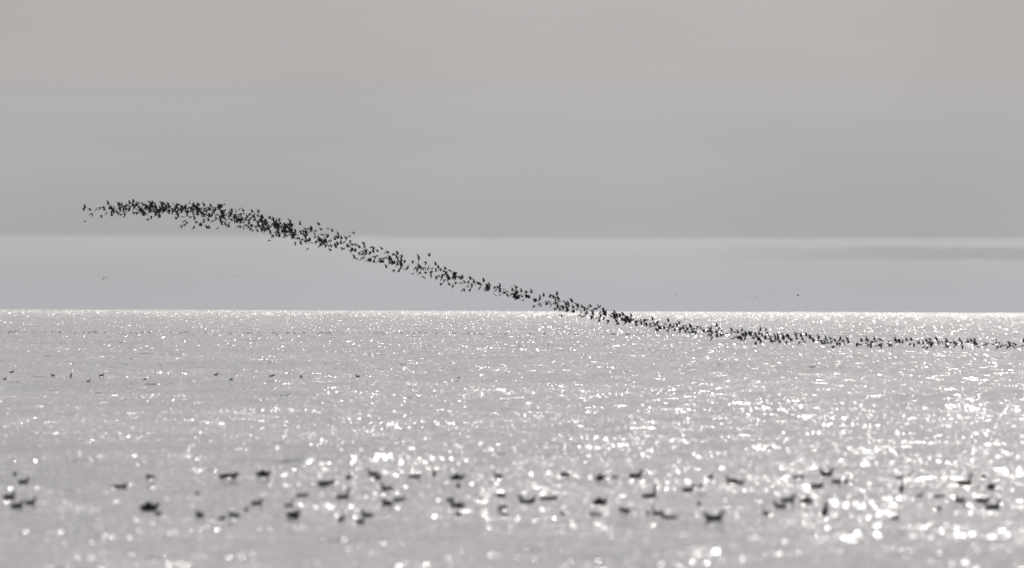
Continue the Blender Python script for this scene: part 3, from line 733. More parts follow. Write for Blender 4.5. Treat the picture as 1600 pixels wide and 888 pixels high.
# the flock's other birds, packed too closely to be told apart
REST = [
    (-27.68,983.6,10.39,'X',1,-35,7,-11,1.04), (-26.74,960.2,10.28,'X',2,52,-7,-45,1.05), (-27.26,975.4,10.21,'X',1,68,-22,-11,1.08),
    (-27.16,986.9,10.68,'U',1,-8,-5,11,0.94), (-27.09,981,10.13,'X',0,68,-21,36,1.04), (-26.98,981.6,10.08,'D',2,1,0,-10,0.98),
    (-26.53,971.1,9.94,'D',2,17,5,-11,1.06), (-26.12,964.4,9.91,'X',1,-80,-6,-1,0.91), (-26.82,982.9,10.59,'X',2,77,7,-45,0.95),
    (-26.51,967,10.31,'X',2,-83,-18,-8,0.98), (-26.19,971.9,10.49,'X',1,-37,1,23,0.99), (-26.61,979.1,10.3,'X',1,69,-12,8,0.93),
    (-26.4,987,10.43,'X',0,-70,-8,37,1.09), (-25.97,967.4,10.17,'D',2,-14,-19,49,1.02), (-26.32,984.8,10.73,'U',2,-23,-7,24,1.05),
    (-25.76,972.7,10.79,'U',1,-4,8,7,0.98), (-25.39,957.1,10.57,'X',2,76,6,-17,0.93), (-25.71,974.9,10.41,'X',1,-70,-2,-70,1.06),
    (-25.63,978.1,10.04,'D',2,-0,-10,6,0.92), (-25.93,979.3,10.12,'D',0,-3,-12,-22,0.92), (-25.39,984.6,9.94,'U',1,-6,-5,21,1.09),
    (-25.2,986.8,10.55,'X',1,-82,-7,16,1.04), (-24.32,957.4,10.21,'X',1,-53,6,20,0.97), (-24.61,977.8,10.69,'U',1,4,-9,-32,1.09),
    (-25.36,976.3,10.26,'X',1,61,10,25,0.99), (-25.26,985.5,10.08,'D',0,8,-6,49,1), (-24.83,987.3,10.77,'U',0,-14,6,-19,0.94),
    (-24.22,968.2,10.67,'H',0,6,-13,2,1.1), (-23.48,963.8,10.58,'U',3,13,-14,-7,1), (-23.72,986.6,10.7,'U',3,12,-11,15,1.08),
    (-22.98,984.8,10.73,'D',0,-10,2,23,0.99), (-22.29,997.5,10.75,'U',2,42,12,39,0.96), (-21.68,988,10.69,'X',0,41,-16,-18,1.04),
    (-20.7,983,10.56,'U',0,14,-11,-10,0.91), (-20.18,985.3,10.51,'U',1,0,-10,-26,1.11), (-20.1,988.4,10.53,'U',0,12,-7,-13,1.06),
    (-22.54,987.1,10.6,'X',2,-47,10,17,1.03), (-22.81,987.2,10.53,'X',0,48,-12,15,0.99), (-24.39,989,10.02,'D',1,41,7,5,1.08),
    (-21.29,977.9,9.36,'D',1,-8,-10,-41,1.08), (-21.36,980.9,9.24,'U',1,-17,-10,26,1.06), (-22.77,980.2,10.09,'D',2,24,7,-78,1),
    (-22.28,978.9,9.89,'D',0,10,-25,-77,1.08), (-19.92,975.6,9.67,'X',1,37,8,-8,1.11), (-20.17,992.1,9.47,'X',0,49,-13,66,1),
    (-21.5,997.3,10.06,'D',1,10,-8,15,0.96), (-24.48,982.1,10.03,'D',1,7,1,0,0.96), (-24.7,983.7,10.24,'D',0,5,-42,71,1.04),
    (-20.52,1001.1,10.61,'U',2,9,2,-6,1.1), (-20.03,986.2,10.54,'U',2,9,-7,65,1.08), (-19.86,989.4,10.38,'H',1,-2,-9,5,0.97),
    (-19.35,987.7,10.21,'U',3,2,-6,34,0.97), (-18.54,986.4,10.28,'U',3,8,-5,13,0.99), (-18.62,991.3,10.13,'H',1,-0,-5,-43,1.11),
    (-18.92,974,9.88,'D',0,10,-8,-44,0.91), (-19.01,990.2,10.05,'D',0,14,-11,-54,1.05), (-18.04,997.3,10.01,'X',2,68,35,-33,0.95),
    (-17.71,995.6,9.98,'U',3,20,1,-39,0.98), (-18.24,982.7,9.79,'U',0,16,9,-4,0.98), (-18.06,986,9.71,'U',3,8,5,53,1.05),
    (-17.74,984.8,9.66,'X',1,46,30,8,1.1), (-17.7,991.6,9.62,'H',1,12,-18,38,0.97), (-17.32,992.3,9.84,'X',1,-73,-8,14,0.98),
    (-16.59,992.9,9.78,'H',0,-32,7,-4,1.07), (-16.51,1002.6,9.76,'X',2,73,-15,-59,0.97), (-16.1,991.7,9.42,'U',1,-31,5,-26,1.05),
    (-15.46,996.6,9.59,'X',1,-65,-6,-5,0.96), (-15.15,984.6,9.37,'D',1,-18,-8,-39,0.91), (-15.53,995.8,9.33,'U',1,16,-22,-7,0.96),
    (-15.56,979.8,9.33,'D',2,4,-18,14,1.03), (-20.24,991.6,9.77,'X',0,-64,-8,-17,1.1), (-20.04,986.8,9.47,'X',0,-73,-0,-15,0.95),
    (-19.44,990.7,9.69,'H',0,-24,-30,-21,1.04), (-18.77,985.8,9.25,'D',1,0,-22,26,0.93), (-18.54,993.7,9.35,'D',2,13,-8,-37,1.09),
    (-18.19,986.8,9.23,'D',0,-1,1,7,1.05), (-18.32,1005.8,9.41,'H',1,6,-8,25,0.98), (-17.69,986.7,9.24,'D',2,-6,1,-17,1.09),
    (-17.41,983,9.2,'D',0,-11,-25,-40,1.08), (-17,983.5,8.98,'X',0,-62,0,4,1.05), (-17.12,1000,9.06,'H',1,5,-12,-34,0.97),
    (-16.29,988.3,8.71,'D',0,26,-2,1,0.93), (-16.19,995.8,8.72,'D',1,-4,1,-13,0.96), (-16.19,993.7,8.57,'H',0,-20,-18,-26,1.01),
    (-15.7,985.6,8.56,'D',0,9,6,-1,0.93), (-18.89,995.5,9.51,'H',0,14,-20,18,0.96), (-18.46,983.1,9.49,'H',1,-13,0,-23,1.1),
    (-19.17,997.5,9.64,'X',1,-54,-6,-2,1.06), (-19.08,982.4,9.61,'X',1,-85,-1,-41,0.98), (-19.07,990,9.81,'X',0,77,-29,-36,1.12),
    (-15.69,1011.5,9.68,'X',1,-80,-15,31,1.02), (-15.22,989.1,9.41,'D',0,-0,2,15,1.11), (-14.29,1000.9,9.16,'D',1,-7,18,70,1.07),
    (-14.2,1005.8,9.15,'X',1,43,6,-43,1.03), (-14.69,1009.1,8.92,'U',1,15,-18,15,0.99), (-12.76,976.2,8.66,'H',0,-5,-4,34,0.9),
    (-12.52,971.2,8.6,'D',1,-4,-9,-39,0.96), (-13.36,991.9,7.93,'D',1,21,10,-50,0.92), (-15.14,1008,8.44,'U',3,3,-3,42,1),
    (-14.78,990.3,8.47,'D',0,-15,-12,-23,1.07), (-14.36,996.2,8.34,'D',1,1,-9,22,0.93), (-12.84,985.4,7.95,'D',2,-29,-8,-1,1.1),
    (-12.76,995.2,7.9,'U',1,12,-2,58,1.09), (-12.59,995.7,8.26,'X',0,74,-21,-59,0.95), (-12.57,986.4,8.27,'D',2,-17,4,26,1.08),
    (-11.85,957.4,7.81,'U',3,18,6,-13,1.01), (-12.07,979.3,7.75,'U',3,5,11,45,1.07), (-12.02,985.4,7.97,'U',0,4,-7,24,1.07),
    (-11.67,992.8,7.74,'H',1,1,-26,-27,1.05), (-11.27,977.4,7.8,'U',0,1,11,20,1), (-11.22,984.7,7.81,'U',1,1,-13,50,1.05),
    (-10.57,980.1,7.86,'X',1,-38,26,-54,0.96), (-10.48,982.5,7.76,'U',3,-14,-9,-16,1.1), (-10.98,984.7,7.59,'X',0,-47,1,30,0.91),
    (-10.9,995.8,7.55,'U',2,-8,1,24,0.93), (-10.18,971.2,7.49,'H',1,-4,-41,-18,0.93), (-10.35,992.6,7.36,'X',0,43,25,-23,1.01),
    (-10.34,982.7,7.05,'D',1,-10,2,54,0.98), (-10.35,994.8,7.15,'D',2,-5,-13,37,1.1), (-13.97,995.5,8.14,'D',2,-4,-9,56,0.99),
    (-9.95,981.4,7.57,'X',1,40,17,61,1.07), (-10.12,969.3,7.29,'H',0,8,-13,-51,1.05), (-10.06,986.1,7.35,'X',0,73,-10,-79,0.98),
    (-9.86,985.7,7.01,'D',0,39,13,-10,1.06), (-9.24,989.5,6.86,'X',1,-67,11,76,1.09), (-9.09,983.9,6.75,'U',2,17,22,47,0.94),
    (-8.83,969.4,6.74,'U',1,-5,-16,-11,0.94), (-8.97,998.1,6.79,'U',0,-5,-21,17,0.91), (-8.81,981.6,7.02,'H',1,13,-31,23,1.02),
    (-8.55,972.8,7.06,'D',2,24,-23,62,1.08), (-8.47,988.1,7.12,'X',2,60,-27,-17,1.01), (-8.16,965.5,6.98,'X',2,46,34,30,0.98),
    (-8.28,968.3,6.72,'X',1,-56,-0,1,0.93), (-8.26,984.8,6.64,'U',2,18,12,22,1.07), (-7.98,969.7,6.66,'U',1,13,2,-15,1.02),
    (-7.61,975.3,6.66,'X',0,-76,-20,4,1.09), (-7.59,982.3,6.63,'H',0,17,-24,-1,0.96), (-7.57,978.4,6.39,'D',0,25,20,-32,0.95),
    (-7.27,979.9,6.31,'D',2,-4,-15,31,1.01), (-7.11,981.9,6.52,'H',1,19,-20,-4,0.99), (-7.08,970.2,6.38,'H',1,-18,-17,-23,0.97),
    (-6.55,972.6,6.41,'D',2,32,-5,-32,1.08), (-6.48,977.4,6.26,'X',2,-44,3,-11,1.01), (-6.24,972.4,6.42,'X',0,-68,-18,-25,1.02),
    (-5.97,952.9,6.34,'D',1,-10,-9,-36,1.01), (-5.92,979.1,6.3,'X',1,71,-32,-59,0.93), (-5.04,978.8,6.37,'U',2,-4,-13,-9,1.04),
    (-4.8,960.9,6.29,'D',1,-16,-1,-24,0.92), (-5.16,986,5.81,'H',0,-7,-32,37,1.02), (-5.06,959.1,5.64,'H',0,31,-26,-5,0.95),
    (-4.93,961,5.83,'D',2,2,-3,41,1.07), (-4.77,980.5,5.93,'D',1,18,-6,-7,1.1), (-4.7,958.3,5.72,'X',2,-65,-9,35,1.03),
    (-4.54,971.8,6.29,'U',3,-1,-4,26,1.01), (-4.59,972.2,6.12,'X',0,36,-7,46,0.94), (-4.36,967,5.77,'X',2,-68,-15,-21,0.92),
    (-4.25,967.9,5.6,'U',2,-28,-13,-14,1.1), (-4.06,975.7,5.75,'D',0,-4,8,67,1.05), (-3.88,969,5.88,'U',2,28,-7,-21,1.09),
    (-3.81,973.9,6.02,'H',0,-20,-28,-8,1.1), (-3.6,962.8,5.7,'U',3,6,-14,-57,1.07), (-3.5,974.8,5.61,'U',0,-5,-4,8,0.98),
    (-3.32,956.6,5.66,'U',2,-12,-8,-21,1.05), (-2.35,953.1,5.39,'D',1,13,-4,-60,1.03), (-2.24,956.2,5.26,'U',3,3,-4,18,1.03),
    (-2.1,964.2,5.23,'X',1,42,-2,28,0.99), (-2.13,951.9,5.05,'D',2,29,-10,-27,1.06), (-3.88,975,5.68,'X',0,-46,16,56,0.98),
    (-1.66,969.6,5.24,'X',2,-59,13,76,1.11), (-1.5,963,5.16,'X',0,60,-21,-25,1.09), (-1.5,944.8,4.98,'D',2,21,-11,-4,0.96),
    (-1.71,969,5.06,'X',0,-65,-4,6,1.02), (-1.77,952.9,4.95,'D',2,19,-13,51,1.06), (-1.79,950,4.82,'H',0,7,14,26,0.93),
    (-0.97,949.8,5.09,'D',2,19,0,11,0.94), (-0.8,957.4,5.13,'U',0,-0,-7,-2,0.98), (-0.82,962,4.96,'X',2,72,-11,10,1.06),
    (-0.58,961.1,4.93,'D',2,-13,-19,62,0.91), (-0.54,958.5,4.76,'D',0,4,3,16,0.95), (-0.07,954.6,4.52,'X',1,-39,-14,53,0.95),
    (0.1,949.3,4.39,'U',2,-10,7,4,1.04), (0.23,952.3,4.66,'X',2,77,13,49,1.12), (0.36,934.5,4.75,'D',2,2,-9,17,1.01),
    (0.32,949.1,4.29,'U',0,9,-2,-9,1.09), (0.44,962.4,4.32,'U',0,1,3,-16,1.07), (0.56,965.8,4.56,'D',2,-23,-5,34,0.98),
    (0.7,950.9,4.49,'D',2,6,11,4,1.05), (1.11,969.6,4.53,'D',2,-17,1,-1,1.08), (0.94,937.3,4.39,'U',0,7,-5,26,1.1),
    (1.14,938.5,4.36,'U',3,19,-19,-34,1.02), (2.27,946.4,4.06,'D',2,19,2,55,1.06), (2.39,945.3,4.13,'D',2,26,1,46,1.04),
    (2.3,958.3,3.91,'U',1,-36,7,-5,0.92), (2.89,940.5,4.21,'X',0,-77,-17,43,1.1), (3.04,927.8,4.26,'U',2,17,-28,-30,1.11),
    (3.1,931.9,4.15,'D',2,-6,14,20,1.03), (2.82,937.3,4.07,'D',0,10,6,30,1.04), (3,938.5,3.85,'X',2,71,-3,-13,1.09),
    (3.09,944.5,3.72,'D',0,12,8,37,0.95), (3.22,952.5,3.62,'D',2,17,-12,-0,1), (3.24,935.4,3.79,'H',0,10,-25,34,1.06),
    (3.51,932,3.97,'X',0,-41,-3,-15,1.04), (3.66,932.1,3.98,'U',3,-18,0,1,1), (3.74,938.3,3.81,'U',0,24,-23,-5,0.94),
    (3.38,938.9,3.7,'X',0,-48,-13,8,1.06), (3.59,937.1,3.7,'U',1,2,-16,11,0.96), (3.5,942.2,3.5,'D',2,2,-3,-51,0.94),
    (3.66,954.6,3.41,'U',0,-17,1,-56,1.03), (3.69,943.7,3.52,'U',0,-20,-2,13,1.03), (4.26,935.8,3.89,'X',2,70,-22,37,1.04),
    (4.35,941.7,3.79,'U',0,-42,5,-7,0.97), (4.02,943.3,3.69,'U',0,24,-6,42,1.02), (4.09,944.6,3.57,'D',1,-8,-9,-5,1.05),
    (3.95,930.1,3.49,'H',0,-12,-29,-4,1.01), (4.21,930.6,3.6,'H',0,-9,-12,49,1.02), (4.75,936,3.64,'X',0,-57,-11,3,0.97),
    (5.24,923.9,3.59,'D',1,22,8,62,0.97), (5.34,921.7,3.66,'H',0,-2,-25,-31,1.04), (5.45,928.2,3.71,'D',2,-13,-16,-25,0.96),
    (4.73,919.8,3.41,'D',0,30,-6,4,0.93), (4.84,920.5,3.39,'U',3,50,-15,15,1.01), (5.23,944.2,3.19,'D',1,25,-14,-13,0.98),
    (5.25,930.7,3.37,'X',1,-73,-15,-23,1.06), (5.2,919.2,3.13,'D',0,-13,3,43,0.92), (5.82,934.9,3.46,'D',2,-19,12,34,0.98),
    (6.05,945.8,3.48,'U',0,4,1,-16,1.08), (6.05,941.2,3.29,'U',3,29,17,-26,1.09), (5.74,928.2,3.15,'U',2,-19,-13,-44,1.01),
    (5.53,914.4,3.11,'D',2,2,-2,35,0.98), (5.76,941.9,2.94,'D',1,-12,6,28,0.91), (6.08,928.7,3.2,'U',3,-10,9,47,0.94),
    (5.99,929.5,3.09,'D',0,-3,10,11,0.96), (6.51,936.5,3.13,'U',3,19,-16,15,0.96), (6.65,926.2,3.43,'U',0,-56,-20,-6,0.98),
    (6.73,935.4,3.23,'X',2,75,-21,-5,1.06), (6.8,927.8,3.24,'X',0,48,3,2,1.06), (6.67,917.3,3.13,'X',1,-79,-18,-80,1),
    (6.64,929.1,3.11,'H',0,5,4,6,1.05), (7.09,939,3.32,'D',0,29,9,33,1.09), (6.96,927.6,3.18,'X',1,59,9,-36,0.96),
    (6.78,930.9,2.83,'U',1,24,6,26,1.01), (7.24,938.3,2.91,'U',0,3,-13,-22,1.05), (7.36,926.7,3.15,'X',2,-65,11,-30,1.05),
    (7.3,915.3,2.95,'X',2,54,-5,-40,0.94), (7.49,924.7,3.06,'D',1,-9,13,27,1.06), (7.33,919.9,2.79,'H',1,-28,-21,28,1.1),
    (7.63,920.6,2.98,'X',0,-54,16,1,1.03), (9.23,931.1,2.74,'X',0,51,-15,68,1.1), (9.28,926.6,2.69,'D',2,26,-5,-20,1.05),
    (9.42,924.3,2.63,'D',0,5,-4,56,1.07), (9.37,927.1,2.38,'D',2,25,-25,36,1.11), (9.52,923.5,2.39,'U',2,-0,-19,-6,1),
    (9.61,924,2.39,'U',1,9,1,-17,0.91), (9.18,908.5,2.3,'H',0,-32,-28,35,0.94), (10.2,920.6,2.72,'D',0,-1,4,-12,1.02),
    (10.31,925.1,2.59,'D',2,-2,24,25,1.07), (10.39,921.6,2.52,'X',1,-51,20,53,1.05), (10.5,920.6,2.41,'D',1,7,11,-27,0.92),
    (9.96,911.3,2.54,'D',0,28,-3,22,0.93), (10.14,931.4,2.32,'D',0,-15,-3,-22,0.95), (10.85,919.2,2.47,'D',2,-2,-12,22,1.09),
    (10.56,899.3,2.35,'U',0,-0,6,17,0.9), (10.71,913.1,2.21,'H',0,-4,-29,-9,0.99), (10.96,913.9,2.42,'U',2,-1,-19,-1,0.99),
    (11.13,917.9,2.32,'D',0,20,-11,5,1), (11.29,920.2,2.35,'U',3,3,-3,26,0.99), (11.3,906.5,2.55,'U',1,-5,1,9,1.06),
    (11.73,933.9,2.37,'X',1,85,-19,54,1.09), (11.81,933.5,2.24,'D',1,-11,17,30,1.1), (11.63,906.3,2.28,'D',0,-18,-5,-13,1.06),
    (12.36,906.3,2.26,'H',0,7,-25,-24,0.99), (12.68,920.4,2.33,'D',1,-16,-11,-15,0.95), (12.61,904.1,2.47,'U',1,-22,-25,55,1.03),
    (12.75,916.2,2.26,'X',1,42,-4,20,1.02), (12.88,919.5,2.19,'D',2,17,-15,-4,1.1), (12.36,897,2.07,'H',0,-20,-25,20,1.11),
    (12.93,928,2.04,'D',1,-13,-5,5,0.98), (13.39,907.2,2.1,'H',0,6,-8,-2,1.03), (13.93,908.2,2.32,'U',3,-5,10,-14,1.11),
    (14.09,920.1,2.15,'X',2,54,28,73,0.95), (14.43,923.7,1.89,'D',0,12,12,-54,0.9), (14.36,909.4,1.84,'U',3,-7,7,1,0.91),
    (14.83,910.7,2.18,'D',1,15,-16,23,0.96), (14.92,911.3,2.15,'X',2,60,-2,19,1.07), (14.98,903.8,2.27,'D',1,-8,-18,18,1),
    (15.06,900.4,2.04,'U',0,37,-14,-23,1.03), (15.27,905.4,1.93,'D',0,3,-3,11,1.07), (15.62,919.7,2.1,'D',1,-9,-11,-44,0.91),
    (15.66,917.6,2.04,'X',0,61,-32,-28,1.11), (15.98,897.5,2.24,'D',2,-4,-31,26,0.96), (16.43,914.8,2,'X',1,60,-27,72,0.99),
    (16.43,907.1,1.94,'D',2,-4,-2,-21,0.91), (16.3,898.9,1.74,'X',0,-67,-41,-33,0.99), (16.69,919.7,1.62,'H',1,6,-17,15,1.04),
    (16.92,921.1,1.93,'U',1,-4,3,-4,1.01), (16.68,905.6,1.83,'X',0,68,-1,-38,1), (17.43,937.7,1.88,'U',0,7,-3,8,0.94),
    (16.72,898.9,1.88,'X',0,60,4,-5,1.11), (15.54,901.7,1.76,'U',2,12,-11,-20,1.08), (16.01,923.3,1.67,'U',1,17,2,6,0.99),
    (16.04,920.8,1.65,'D',1,4,9,-18,0.95), (17.11,901.3,2.02,'D',1,12,14,12,1.04), (17.1,902.2,1.93,'U',0,23,-15,38,0.98),
    (17.25,907.2,1.78,'U',2,-9,-14,12,1.1), (17.5,904.8,1.92,'U',0,19,-12,-28,1.09), (17.74,914.1,1.81,'X',2,-36,-2,-48,0.98),
    (18.66,917.9,1.73,'U',1,-9,-3,0,0.98), (19.1,890.4,1.93,'U',0,-32,-23,-28,1.08), (19.66,917.9,1.68,'X',1,-39,0,57,0.93),
    (19.59,907,1.71,'H',0,-12,-25,4,1.03), (19.67,901.5,1.76,'D',2,8,-8,23,1.05), (20.01,922.3,1.48,'U',3,13,-9,37,1),
    (20.05,916.5,1.57,'D',2,1,-20,-16,1.08), (19.94,902.5,1.59,'H',0,-9,-9,-4,1.01), (20.47,918.3,1.79,'U',3,-4,-23,-2,0.95),
    (20.13,901.1,1.71,'D',2,-2,-0,-21,0.91), (20.02,898,1.58,'H',1,10,-18,-15,0.95), (20.88,923.1,1.65,'U',3,-26,-30,16,0.98),
    (21.18,932.8,1.52,'D',1,2,-14,3,0.93), (20.98,908,1.74,'D',2,-19,2,-1,0.95), (21.21,914.6,1.61,'X',1,-81,-15,-63,0.94),
    (21.75,901.7,1.59,'D',1,-6,-16,24,1.02), (21.96,905.8,1.53,'D',0,-17,10,35,1), (22.37,916.8,1.44,'H',0,-10,-23,-5,0.99),
    (22.74,917.9,1.75,'X',1,62,19,19,0.98), (22.83,916.9,1.74,'H',1,35,-42,-9,0.95), (23.29,919.7,1.75,'U',2,-37,-10,-29,0.91),
    (22.78,908.6,1.69,'D',2,-7,-4,61,0.93), (23.04,914.1,1.66,'D',0,-8,16,26,1.05), (23.34,917.5,1.65,'H',0,-10,-8,-3,1.03),
    (22.91,914.4,1.5,'D',0,-29,-13,-16,1.08), (22.85,918,1.38,'H',0,2,-13,8,0.98), (23.09,920.8,1.33,'D',2,-10,-1,-36,1.01),
    (23.71,919.3,1.73,'U',3,9,-41,24,1), (23.87,921.2,1.66,'H',0,20,-13,-37,0.95), (23.77,919.5,1.52,'D',0,-11,20,32,1.01),
    (23.63,920.2,1.46,'D',1,-1,-2,35,0.99), (23.33,904.6,1.41,'D',1,0,-31,-0,0.98), (24.2,914.5,1.45,'D',2,-18,-18,-51,1.11),
    (24.62,932.6,1.29,'U',3,-16,-12,-49,1.11), (24.93,930.4,1.65,'U',0,-18,11,25,1.1), (25.03,926,1.72,'D',0,-4,13,39,1.04),
    (25.05,931.5,1.57,'H',0,-27,-8,11,0.96), (24.63,908.8,1.61,'U',2,11,-11,-36,1.09), (26.66,919.1,1.65,'U',3,-24,-17,24,1.02),
    (27.09,926,1.72,'U',3,-13,-24,-30,0.93), (26.87,921.9,1.61,'D',1,9,12,32,0.92), (26.78,912,1.52,'X',2,82,3,17,0.96),
    (26.98,921.5,1.43,'X',1,67,2,13,0.95), (27.58,937.6,1.51,'D',2,12,-11,-34,0.92), (28.08,942.1,1.59,'D',0,16,-5,-8,1.05),
    (28.43,934.6,1.59,'U',1,-41,-13,24,1.11), (28.24,930.7,1.46,'X',2,82,-5,-50,1.04), (28.25,926.2,1.31,'H',0,23,-26,8,0.94),
    (28.25,929.9,1.26,'H',0,15,16,-23,0.93), (28.2,912.5,1.54,'X',1,40,15,43,0.96), (28.93,931.4,1.46,'X',1,72,-24,-23,1.06),
    (29.08,941.5,1.28,'H',1,-26,-32,41,0.96), (29.28,930.9,1.5,'X',1,48,-13,9,1), (30.2,933,1.62,'U',2,5,-14,-58,1.09),
    (30.37,939.7,1.49,'X',2,-59,-13,-5,0.98), (30.12,927.1,1.44,'U',3,1,-6,-14,1.08), (30.73,931.1,1.41,'H',1,-2,-19,-4,1.07),
    (31.21,942,1.41,'X',2,74,-17,62,0.91), (30.85,928.1,1.47,'H',0,-25,-30,20,1.01), (32.3,941.3,1.36,'X',1,40,20,67,1.07),
    (31.76,928.8,1.37,'D',0,7,-1,-3,1.03), (32.26,933.3,1.43,'D',1,7,13,77,0.99), (32.51,937.9,1.3,'D',0,-20,6,-0,0.97),
    (33.06,949.5,1.41,'U',2,24,-32,-28,0.97), (32.9,944.4,1.28,'X',0,44,-32,-20,1.04), (32.8,935.7,1.48,'H',0,10,-11,43,1.05),
    (32.97,940.9,1.29,'X',2,52,-34,50,0.98), (33.64,954.8,1.3,'U',3,10,-16,-22,0.9), (-26.34,961,10.43,'U',0,28,-8,-74,0.91),
    (-26.22,966.6,10.5,'D',0,9,-12,16,1.1), (-26.94,982.6,10.62,'U',0,-21,4,-49,1), (-26.99,983.8,10.32,'X',0,46,-24,23,0.93),
    (-26.39,974.7,10.31,'U',2,-0,14,72,1.08), (-26.89,997.6,10.51,'D',0,-35,9,25,1.01), (-26.58,991.9,10.46,'D',0,17,-30,-24,1.01),
    (-25.87,960.1,10.23,'H',1,-9,-5,36,1.1), (-25.95,981.6,10.51,'U',3,-11,-1,10,1.02), (-25.76,975,10.37,'D',0,23,-5,-52,1.05),
    (-25.7,973.9,10.57,'D',1,14,16,-13,0.94), (-26.16,983.9,10.59,'D',0,-10,2,58,1.02), (-25.7,976,10.09,'D',2,3,-16,27,0.95),
    (-25.99,990.7,10.65,'X',1,-40,4,30,1.03), (-25.75,994,10.47,'D',1,-30,-19,16,0.97), (-25.53,978.7,10.25,'U',3,-24,8,38,0.99),
    (-25.86,983.4,10.58,'U',2,-1,-0,-41,0.97), (-26.06,995.2,10.21,'H',0,-9,-11,27,0.99), (-25.62,981.3,10.52,'H',0,5,-34,14,0.95),
    (-25.53,978.7,10.45,'U',3,-19,-15,-37,0.91), (-25.05,977.9,10.48,'X',1,47,-20,14,1.11), (-24.96,978.6,10.4,'X',1,-37,-11,25,0.98),
    (-25.7,991.5,10.29,'H',0,-19,2,29,1), (-25.56,996,10.51,'D',2,9,-10,-34,1.07), (-24.99,973.7,10.32,'H',1,-6,-11,30,0.95),
    (-25.13,990.9,10.32,'X',0,-84,7,-19,0.92), (-24.83,981.6,10.51,'X',2,78,2,17,0.91), (-24.81,981.3,10.46,'U',2,-13,-16,18,1.01),
    (-24.78,980.6,10.19,'X',1,60,20,-3,0.97), (-25.08,994.5,10.59,'U',1,-3,-1,-18,1.03), (-24.92,983.5,10.27,'D',0,-10,-1,23,0.94),
    (-24.89,985.2,10.71,'X',2,54,17,18,0.93), (-24.79,958,10.02,'U',0,-19,-1,12,1.09), (-25.05,971.8,10.05,'X',0,49,13,13,1.07),
    (-25.31,984.7,10.15,'X',2,70,-15,37,0.98), (-25.25,975.5,10.2,'X',1,76,1,-17,0.94), (-26.87,965.2,10.04,'U',1,43,0,40,1.08),
    (-27.82,995.8,10.47,'D',2,14,-1,29,1.11), (-27.17,974.6,10.18,'D',0,-29,-1,-37,1.04), (-27.29,973.5,10.37,'U',1,-20,0,-30,0.98),
    (-24.47,977,10.29,'U',0,27,3,-79,1.02), (-24.6,981.9,10.57,'H',1,-9,-22,2,0.96), (-24.57,984.8,10.58,'D',0,37,2,29,1.06),
    (-24.48,980.3,10.47,'H',1,-22,-20,17,0.92), (-24.65,979.6,10.58,'X',2,-66,-11,-25,1.09), (-24.45,981.9,10.16,'D',1,27,-21,23,1.09),
    (-24.34,984.2,10.14,'D',2,5,-0,29,1.05), (-24.74,991.2,10.52,'X',1,-46,-15,49,0.98), (-24.29,978.4,10.13,'X',1,50,-6,7,1.09),
    (-24.6,995.6,10.29,'X',2,-81,-21,-15,1.09), (-24.47,981.6,10.55,'X',1,-67,-15,-37,1.09), (-24.67,987.8,10.16,'X',1,-68,-2,-33,1.08),
    (-24.21,988.4,10.49,'X',1,36,1,9,1.02), (-23.92,979.5,10.38,'D',0,24,-6,-10,1.03), (-24.36,991.8,10.43,'X',2,58,-36,-22,0.91),
    (-24.07,978.9,10.25,'X',0,75,-8,-25,1.01), (-24.03,982.4,10.54,'X',1,74,4,-63,0.96), (-24.14,979.4,10.19,'X',2,-61,-3,-3,0.94),
    (-24.34,985.8,10.18,'H',1,-6,-22,14,0.95), (-24.21,999.9,10.52,'D',0,-13,3,-18,1.11), (-24.17,981.8,10.37,'X',1,65,0,27,1),
    (-23.74,979.7,10.52,'U',3,19,12,5,1.01), (-24.09,988.5,10.76,'D',2,-0,-7,15,0.92), (-24.03,980,10.71,'X',1,-76,-19,-22,0.96),
    (-24.3,996.6,10.35,'X',2,82,3,-0,0.97), (-23.89,981.3,10.49,'D',1,-6,-5,-13,0.93), (-23.77,971.7,10.51,'D',1,27,-8,-18,1.05),
    (-24.06,989.8,10.26,'U',1,-16,-7,-30,1.09), (-24.12,1002.3,10.62,'D',2,2,-4,-1,1.05), (-23.94,997.2,10.53,'X',0,-63,-13,-66,0.98),
    (-23.6,986.4,10.52,'U',1,11,-27,29,1.01), (-23.93,989.5,10.44,'U',1,10,-3,-3,1.01), (-23.76,983.8,10.52,'X',2,77,0,-68,0.96),
    (-22.68,965,10.36,'X',0,52,23,-0,1.07), (-23.5,1001.1,10.79,'X',0,66,-26,-75,1.05), (-23.21,988.7,10.54,'X',1,66,28,-34,1.05),
    (-22.82,971.1,10.3,'X',2,38,-15,-80,0.95), (-23.25,988.1,10.53,'X',0,41,8,31,1.06), (-23.42,993.9,10.38,'X',2,-47,18,14,0.98),
    (-23.34,983.6,10.25,'X',2,53,-7,-2,1.11), (-23.42,974.8,10.27,'D',1,15,-0,-42,1.05), (-23.73,998.9,10.39,'U',1,-8,-10,-1,0.93),
    (-23.26,995.4,10.36,'D',0,9,6,-8,0.91), (-22.94,980.4,10.12,'X',1,-50,-17,55,0.95), (-22.99,976.4,10.18,'H',0,-8,2,-1,1.05),
    (-23.28,996,10.1,'X',0,-46,-25,-18,0.96), (-23.4,998,10.28,'D',1,18,3,-9,0.92), (-23.42,1002.2,10.54,'X',0,-46,-11,-16,0.98),
    (-22.93,988.1,10.37,'X',1,-37,14,22,1.01), (-22.8,990.6,10.42,'X',1,82,12,6,1.01), (-22.6,978.9,10.29,'H',1,4,-23,-19,1.11),
    (-22.49,973.8,10.25,'D',1,3,-7,14,1.05), (-22.93,993,10.42,'X',1,-77,7,28,0.91), (-22.17,975.8,10.05,'U',1,9,-18,-30,1.08),
    (-22.12,973.5,10.09,'D',1,20,-11,24,0.94), (-22.74,999.7,10.51,'H',0,-14,-16,13,0.93), (-22.84,999.4,10.49,'U',0,3,-8,48,0.98),
